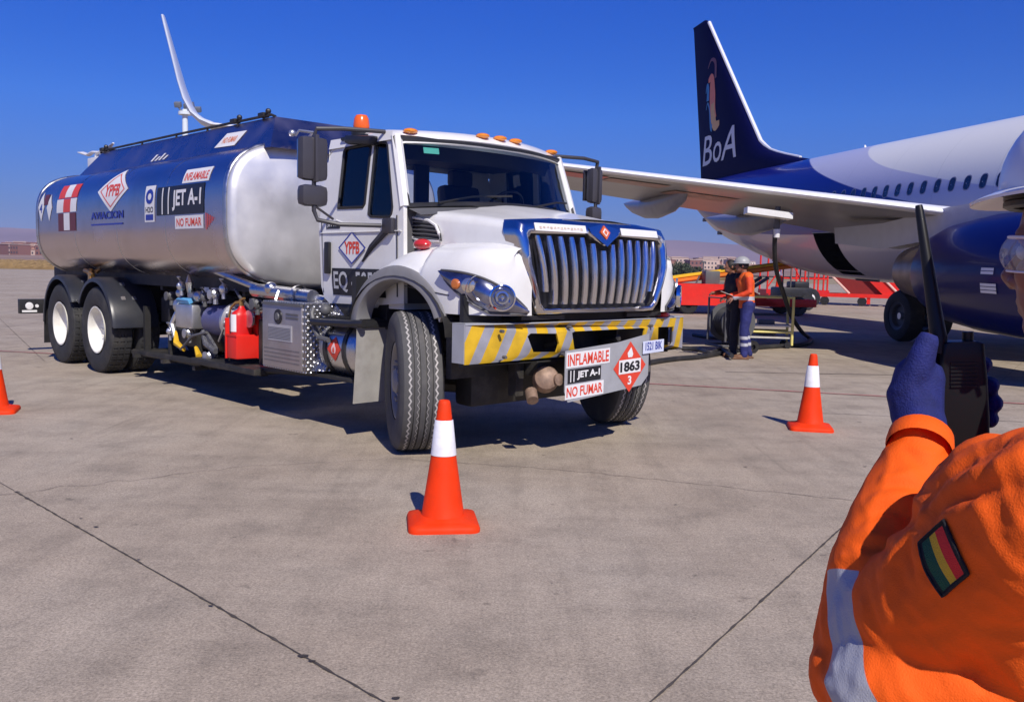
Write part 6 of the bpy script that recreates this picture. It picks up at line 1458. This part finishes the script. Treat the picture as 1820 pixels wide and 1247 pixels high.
gv.tube([at(1637, 800, 1.15), at(1638, 770, 1.158), at(1634, 745, 1.168)], [.034, .033, .033], 16)
def gcr(nm):
    displace(nm, lambda c: .0012*NZ.noise(c*60)+.0015*NZ.noise(c*25))
GLV = mat('glove_blue', (.011, .017, .125), .8, var=.2, vs=60, bump=.35, bs=380)
fuse('glove', gv, GLV, pf, .0035, 4, gcr)
# radio
rd = thing('handheld_radio', 'black handheld radio with long tapered antenna gripped in the blue glove', 'radio', at(1706, 700, 1.19))
rM = MX.Translation(V((0, 0, 0))) @ MX.Rotation(R(-4), 4, 'Y') @ MX.Rotation(R(-12), 4, 'Z')
RB = mat('radio_black', (.008, .008, .009), .42, spec=.4, var=.1)
q = MB().xf(rM); q.grid([[(x*wd, y*.018, z) for x, y in rnd_rect(-1, -1, 1, 1, .25, 4)] for z, wd in ((-.070, .020), (-.069, .0325), (-.03, .0325), (.02, .030), (.05, .0275), (.068, .026), (.071, .018))], cv=True, cap=True); part('radio_body', q, RB, rd, 40)
q = MB().xf(rM)
for k in range(7): q.bx((-.016, -.0205, .012+.005*k), (.016, -.0175, .0145+.005*k))
part('speaker_grille', q, RB, rd)
q = MB().xf(rM); q.cyl((.010, 0, .07), (.010, 0, .083), .007, 14); part('knob', q, RB, rd)
q = MB(); a0 = at(1668, 600, 1.19)-at(1706, 700, 1.19); a1 = at(1633, 365, 1.22)-at(1706, 700, 1.19)
q.tube([a0-V((0, 0, .02)), a0, a0.lerp(a1, .10), a0.lerp(a1, .5), a0.lerp(a1, .96), a1], [.011, .011, .0098, .0078, .0055, .0045], 14); part('antenna', q, RB, rd, 50)
# ---- coverall top
jk = MB().xf(TI)
jk.tube([V((.71, .96, .78)), V((.71, .96, .95)), V((.705, .965, 1.08)), V((.70, .98, 1.17)), V((.70, 1.0, 1.23))], [.165, .17, .175, .145, .075], 24)
cap_tube(jk, [V((.68, .95, 1.14)), V((.60, .90, 1.16)), SH+V((0, 0, .01))], [.10, .096, .088], 18)
cap_tube(jk, [SH, at(1800, 985, .90), at(1710, 1050, .95), at(1630, 1110, 1.0), EL], [.092, .090, .086, .083, .080], 22)
cap_tube(jk, [at(1860, 890, .88), at(1780, 900, .92), at(1722, 925, .96)], [.078, .068, .060], 18)
cap_tube(jk, [at(1700, 890, .98), at(1770, 850, .95)], [.040, .050], 14)
cap_tube(jk, [EL, at(1540, 1200, 1.04)], [.080, .070], 16)
cap_tube(jk, [at(1600, 1230, .98), V((.58, .93, .95)), V((.64, .96, .92))], [.085, .11, .13], 16)
cap_tube(jk, [V((.53, .90, 1.08)), V((.60, .93, 1.0))], [.09, .11], 16)
fa = [EL, at(1578, 1010, 1.07), at(1596, 925, 1.10), at(1622, 845, 1.13), at(1636, 788, 1.15)]
cap_tube(jk, fa, [.080, .068, .058, .046, .037], 20)
cap_tube(jk, [RSH+V((-.1, -.08, .0)), RSH, REL, RWR-V((0, 0, -.03))], [.09, .085, .062, .046], 16)
dA = (EL-SH).normalized(); dF = (WR-EL).normalized()
def segd(p, a, b_):
    ab_ = b_-a; t = max(0, min(1, (p-a).dot(ab_)/ab_.dot(ab_))); return (p-a-ab_*t).length, t
FOLDS = [  # polylines on the photograph, width, height (negative = valley)
 ([(1585, 770), (1610, 762), (1650, 778), (1678, 800)], .006, .0035),
 ([(1600, 790), (1625, 812), (1640, 850)], .009, -.006), ([(1560, 850), (1600, 845), (1640, 830)], .009, .006), ([(1555, 868), (1600, 862), (1660, 872)], .007, -.005),
 ([(1530, 905), (1580, 880), (1630, 890), (1650, 920)], .010, .007), ([(1520, 935), (1575, 905), (1620, 925), (1640, 950)], .008, -.007),
 ([(1490, 965), (1540, 950), (1600, 960)], .010, .006), ([(1500, 985), (1560, 972), (1590, 985)], .007, -.005), ([(1470, 1010), (1510, 985), (1545, 990)], .008, .006),
 ([(1560, 1025), (1605, 965), (1650, 905)], .011, .010),
 ([(1655, 900), (1700, 860), (1760, 830), (1830, 815)], .012, .010), ([(1660, 912), (1710, 882), (1770, 862), (1830, 858)], .009, -.009), ([(1665, 925), (1715, 905), (1780, 900)], .011, .007),
 ([(1650, 890), (1680, 850), (1740, 805), (1820, 778)], .008, -.008), ([(1690, 880), (1730, 875), (1750, 885)], .007, -.005),
 ([(1580, 1010), (1575, 1070), (1590, 1120)], .012, .007), ([(1600, 1000), (1600, 1060), (1625, 1110)], .010, -.006), ([(1625, 1120), (1600, 1085), (1612, 1050)], .008, .004),
 ([(1600, 1110), (1640, 1125), (1700, 1110)], .012, -.005), ([(1530, 1060), (1545, 1120), (1600, 1180)], .010, .006), ([(1640, 940), (1630, 975), (1640, 1010)], .010, .007), ([(1620, 950), (1612, 985), (1625, 1020)], .008, -.006),
 ([(1730, 1100), (1780, 1060), (1830, 1040)], .02, .006), ([(1700, 1200), (1760, 1170), (1830, 1160)], .02, -.006), ([(1640, 1180), (1700, 1215), (1740, 1240)], .015, .005),
 ([(1455, 1060), (1450, 1110), (1462, 1160)], .010, -.004), ([(1440, 1130), (1455, 1190), (1500, 1240)], .01, .005)]
def fold(nm):
    o = V((0, 0, CAM_H))-PL
    bv = BVHTree.FromPolygons([v.co for v in nm.vertices], [tuple(p.vertices) for p in nm.polygons])
    F3 = []
    for P, w_, h_ in FOLDS:
        pts = []
        PP = sp2(P, 5)
        for u, v in PP:
            d = (at(u, v, 1)-V((0, 0, CAM_H))).normalized(); hit = bv.ray_cast(o, d)
            if hit[0]: pts.append(hit[0])
        if len(pts) > 1: F3.append((pts, w_, h_, sum(pts, V())/len(pts), max((p-pts[0]).length for p in pts)))
    E_ = EL-PL; S_ = SH-PL; W_ = WR-PL; bandv = []
    for v in nm.vertices:
        c = v.co; up_, t2 = segd(c, S_, E_); bandv.append(min(.029-abs((c-(E_-dA*.045)).dot(dA)+.05*(c-E_).dot(dF)), .070-(c-E_).dot(dF), .17-up_))
    def dfn(c):
        s = 0.
        for pts, w_, h_, ce, ex in F3:
            if (c-ce).length_squared > (ex+3*w_)**2: continue
            dm = 9.; n_ = len(pts); u_ = 0
            for i in range(n_-1):
                if (c-pts[i]).length_squared > (3*w_+.03)**2: continue
                dd, t = segd(c, pts[i], pts[i+1])
                if dd < dm: dm = dd; u_ = (i+t)/(n_-1)
            if dm < 3*w_: s += .62*h_*math.exp(-(dm/w_)**2*1.1)*(sin(pi*min(1, max(0, u_)))**.6 if 0 < u_ < 1 else 0)
        w = c+PL
        t_ = w.dot(dA); q_ = w-dA*t_; wp = V((q_.x*6, q_.y*6, q_.z*6))+dA*(t_*24)+V((1, 1, 1))*NZ.noise(w*9)*1.1
        rg2 = (1-min(1, abs(NZ.noise(wp))*2.6))**2; rg3 = (1-min(1, abs(NZ.noise(wp*1.9+V((3, 7, 1))))*2.8))**2
        return s+.0022*rg2+.0010*rg3-.001+.0012*NZ.noise(w*13)+.0003*NZ.noise(w*90)
    displace(nm, dfn)
    bq = bmesh.new(); bq.from_mesh(nm); 
    for _ in range(1): bmesh.ops.smooth_vert(bq, verts=bq.verts, factor=.5, use_axis_x=True, use_axis_y=True, use_axis_z=True)
    bq.to_mesh(nm); bq.free()
    A = nm.attributes.new('band', 'FLOAT', 'POINT'); A.data.foreach_set('value', bandv)
HIVIS = mat('hivis_orange', (.93, .12, .006), .72, var=.07, vs=9, bump=.22, bs=520, spec=.3)
n, L, b_ = nodes(HIVIS)
aa = n.new('ShaderNodeAttribute'); aa.attribute_name = 'band'; rg_ = n.new('ShaderNodeMapRange'); rg_.inputs[1].default_value = .0002; rg_.inputs[2].default_value = .0012; L.new(aa.outputs['Fac'], rg_.inputs[0])
src = b_.inputs['Base Color'].links[0].from_socket; mx = n.new('ShaderNodeMix'); mx.data_type = 'RGBA'; mx.inputs[7].default_value = (.42, .42, .44, 1); L.new(rg_.outputs[0], mx.inputs[0]); L.new(src, mx.inputs[6]); L.new(mx.outputs[2], b_.inputs['Base Color'])
for nm_, a_, z_ in (('Roughness', .72, .38), ('Metallic', 0., .12)):
    r_ = n.new('ShaderNodeMapRange'); r_.inputs[3].default_value = a_; r_.inputs[4].default_value = z_; L.new(rg_.outputs[0], r_.inputs[0]); L.new(r_.outputs[0], b_.inputs[nm_])
JK = fuse('coverall_top', jk, HIVIS, pf, .0044, 6, fold)
# cuff: hem ring at the wrist
q = MB().xf(TI); c0 = at(1637, 775, 1.148); ax = (at(1628, 830, 1.105)-c0).normalized()
q.lathe([(.002, .031), (-.002, .0355), (.002, .039), (.020, .0405), (.028, .039)], c0, ax, 28); part('cuff', q, HIVIS, pf, 60)
# flag patch sewn on the sleeve: laid on the cloth by rays along its own normal
bvj = BVHTree.FromPolygons([v.co for v in JK.data.vertices], [tuple(p.vertices) for p in JK.data.polygons])
quadp = [(1636, 965), (1681, 924), (1724, 1018), (1677, 1058)]
def pq(s, t):
    a = V(quadp[0]).lerp(V(quadp[1]), s); d = V(quadp[3]).lerp(V(quadp[2]), s); p = a.lerp(d, t)
    bow = 16*sin(pi*t)*(1-s)*.9+6*sin(pi*t)*s; return p.x-bow*.9+ (4*sin(pi*t)), p.y
o = V((0, 0, CAM_H))-PL; G_ = []; NP = 18
nrm0 = (at(1680, 990, 1)-V((0, 0, CAM_H))).normalized()
for i in range(NP+1):
    row = []
    for j in range(NP+1):
        u, v = pq(i/NP, j/NP); d = (at(u, v, 1)-V((0, 0, CAM_H))).normalized(); h_ = bvj.ray_cast(o, d); row.append((h_[0]+h_[1]*.0022) if h_[0] else o+d)
    G_.append(row)
q = MB(); cols = []
for i in range(NP):
    for j in range(NP):
        s_, t_ = (i+.5)/NP, (j+.5)/NP
        c_ = 0 if (s_ < .12 or s_ > .88 or t_ < .08 or t_ > .92) else (1 if s_ < .39 else (2 if s_ < .63 else 3))
        q.mt(c_); q.add([G_[i][j], G_[i+1][j], G_[i+1][j+1], G_[i][j+1]], [(0, 1, 2, 3)])
# edge of the patch gives it thickness
q.mt(0); rim_ = [G_[i][0] for i in range(NP+1)]+[G_[NP][j] for j in range(1, NP+1)]+[G_[i][NP] for i in range(NP-1, -1, -1)]+[G_[0][j] for j in range(NP-1, 0, -1)]
q.tube(rim_+rim_[:1], .0016, 6, cap=False)
EM = [mat('patch_black', (.012, .012, .014), .8, bump=.5, bs=700), mat('patch_green', (.015, .10, .05), .8, bump=.6, bs=700, var=.2), mat('patch_gold', (.85, .50, .03), .8, bump=.6, bs=700, var=.2), mat('patch_red', (.80, .03, .03), .8, bump=.6, bs=700, var=.2)]
q.build('flag_patch', EM, pf, 60)
# ---- trousers, boots
tr_ = MB().xf(TI); tr_.tube([V((.82, 1.2, .70)), V((.82, 1.2, .86)), V((.82, 1.2, .95))], [.16, .175, .16], 20)
for s_, p in FT.items(): cap_tube(tr_, [V((p.x, p.y, .80)), V((p.x-.01, p.y+.01, .45)), V((p.x, p.y, .10))], [.11, .085, .075], 16)
fuse('coverall_trousers', tr_, MATS['hivis_orange'], pf, .010, 4, lambda nm: displace(nm, lambda c: .008*NZ.noise(c*12)))
for s_, p in FT.items():
    q = MB().xf(TI); q.tube([p+V((0, 0, .18)), p+V((0, 0, .07)), p+hd*.02+V((0, 0, .05))], [.055, .055, .05], 12); q.tube([p-hd*.06+V((0, 0, .05)), p+hd*.08+V((0, 0, .05)), p+hd*.19+V((0, 0, .04))], [.05, .052, .038], 12); fuse('boot', q, BROWN, pf, .008, 3)
# ---- hair, helmet, safety glasses
q = MB().xf(TI)
def hsph2(x, y, z, r, s, mb): hsph(x, y, z, r, s, mb)
hsph2(-.022, 0, .045, .098, (1.0, .83, 1.0), q); hsph2(-.05, 0, -.01, .075, (.9, .98, .9), q)
for s_ in (-1, 1): hsph2(.028, s_*.070, .022, .026, (1.1, .35, 1.25), q); hsph2(.018, s_*.074, -.008, .014, (.9, .4, 1.6), q)
def hcr(nm):
    displace(nm, lambda c: .0022*NZ.noise(c*90))
fuse('hair', q, HAIR, pf, .005, 2, hcr)
HELM = mat('helmet_white', (.74, .74, .76), .28, coat=.4, var=.02, dirt=.1)
q = MB().xf(TI); rows = []
for i in range(13):
    a = pi/2*i/12; rows.append([HW(-.010+.132*sin(a)**.92*cos(c_), .113*sin(a)**.92*sin(c_), .075+.118*cos(a)**.95+(.006 if abs(sin(c_)) < .2 and i < 10 else 0)) for c_ in [2*pi*k/48 for k in range(48)]])
def brim(c_, e): 
    f_ = max(0, cos(c_))**1.6; return HW(-.010+(.132+e*(1+1.6*f_))*cos(c_), (.113+e*1.15)*sin(c_), .075-e*(.30+.75*f_))
for e in (.004, .009, .013, .0145): rows.append([brim(c_, e) for c_ in [2*pi*k/48 for k in range(48)]])
rows.append([brim(c_, .014)-V((0, 0, .004)) for c_ in [2*pi*k/48 for k in range(48)]])
rows.append([brim(c_, .0)-V((0, 0, .004)) for c_ in [2*pi*k/48 for k in range(48)]])
q.grid(rows, cv=True); hel = part('helmet', q, HELM, pf, 60)
q = MB().xf(TI); q.tube([HW(.02, .122, .082), HW(.03, .126, .098), HW(.018, .124, .112), HW(.0, .1235, .112)], [.003, .006, .007, .003], 8); part('clip', q, WSIGN, hel)
q = MB().xf(TI)
for z_ in (.058, .066): q.tube([HW(-.008+.118*cos(c_), .098*sin(c_), z_) for c_ in [2*pi*k/32 for k in range(33)]], .006, 6, cap=False)
q.tube([HW(.035, .088, .06), HW(.015, .086, .0), HW(.03, .07, -.07), HW(.05, .02, -.112)], .004, 6)
part('head_strap', q, BLACK, hel)
GL2 = bpy.data.materials.new('clear_lens'); GL2.use_nodes = True; n = GL2.node_tree.nodes; L = GL2.node_tree.links
tr2 = n.new('ShaderNodeBsdfTransparent'); tr2.inputs[0].default_value = (.93, .93, .95, 1); gg = n.new('ShaderNodeBsdfGlossy'); gg.inputs[1].default_value = .12; df = n.new('ShaderNodeBsdfDiffuse'); df.inputs[0].default_value = (.8, .78, .8, 1)
m1 = n.new('ShaderNodeMixShader'); m1.inputs[0].default_value = .12; L.new(tr2.outputs[0], m1.inputs[1]); L.new(df.outputs[0], m1.inputs[2]); m2 = n.new('ShaderNodeMixShader'); m2.inputs[0].default_value = .16; L.new(m1.outputs[0], m2.inputs[1]); L.new(gg.outputs[0], m2.inputs[2]); L.new(m2.outputs[0], n['Material Output'].inputs[0])
q = MB().xf(TI)
def lens(a, v): r_ = .080+.012*cos(a)*1.3; return HW(.014+(.104-.012*abs(v)**2)*cos(a*.92), .077*sin(a*1.02), -.002+.021*v-.010*v*v*0-.004*(1-cos(a)))
q.grid([[lens(R(a), v/4) for v in range(-4, 5)] for a in range(-84, 85, 6)]); gls = q.build('safety_glasses', GL2, pf, 60)
q = MB().xf(TI); q.tube([lens(R(a), 1) for a in range(-84, 85, 6)], .0022, 6); q.tube([lens(R(a), -1) for a in range(-84, 85, 6)], .0014, 6)
for s_ in (-1, 1): q.tube([lens(R(84*s_), .6), HW(-.02, s_*.086, .012), HW(-.055, s_*.08, -.01)], .0026, 6)
part('glasses_frame', q, mat('frame_pale', (.7, .68, .7), .35), gls)
for s_ in (-1, 1):
    q = MB().xf(TI); hsph(.078, s_*.030, .0, .011, (1, 1, 1), q); part('eye', q, mat('eye_white', (.7, .68, .65), .2), pf, 60)
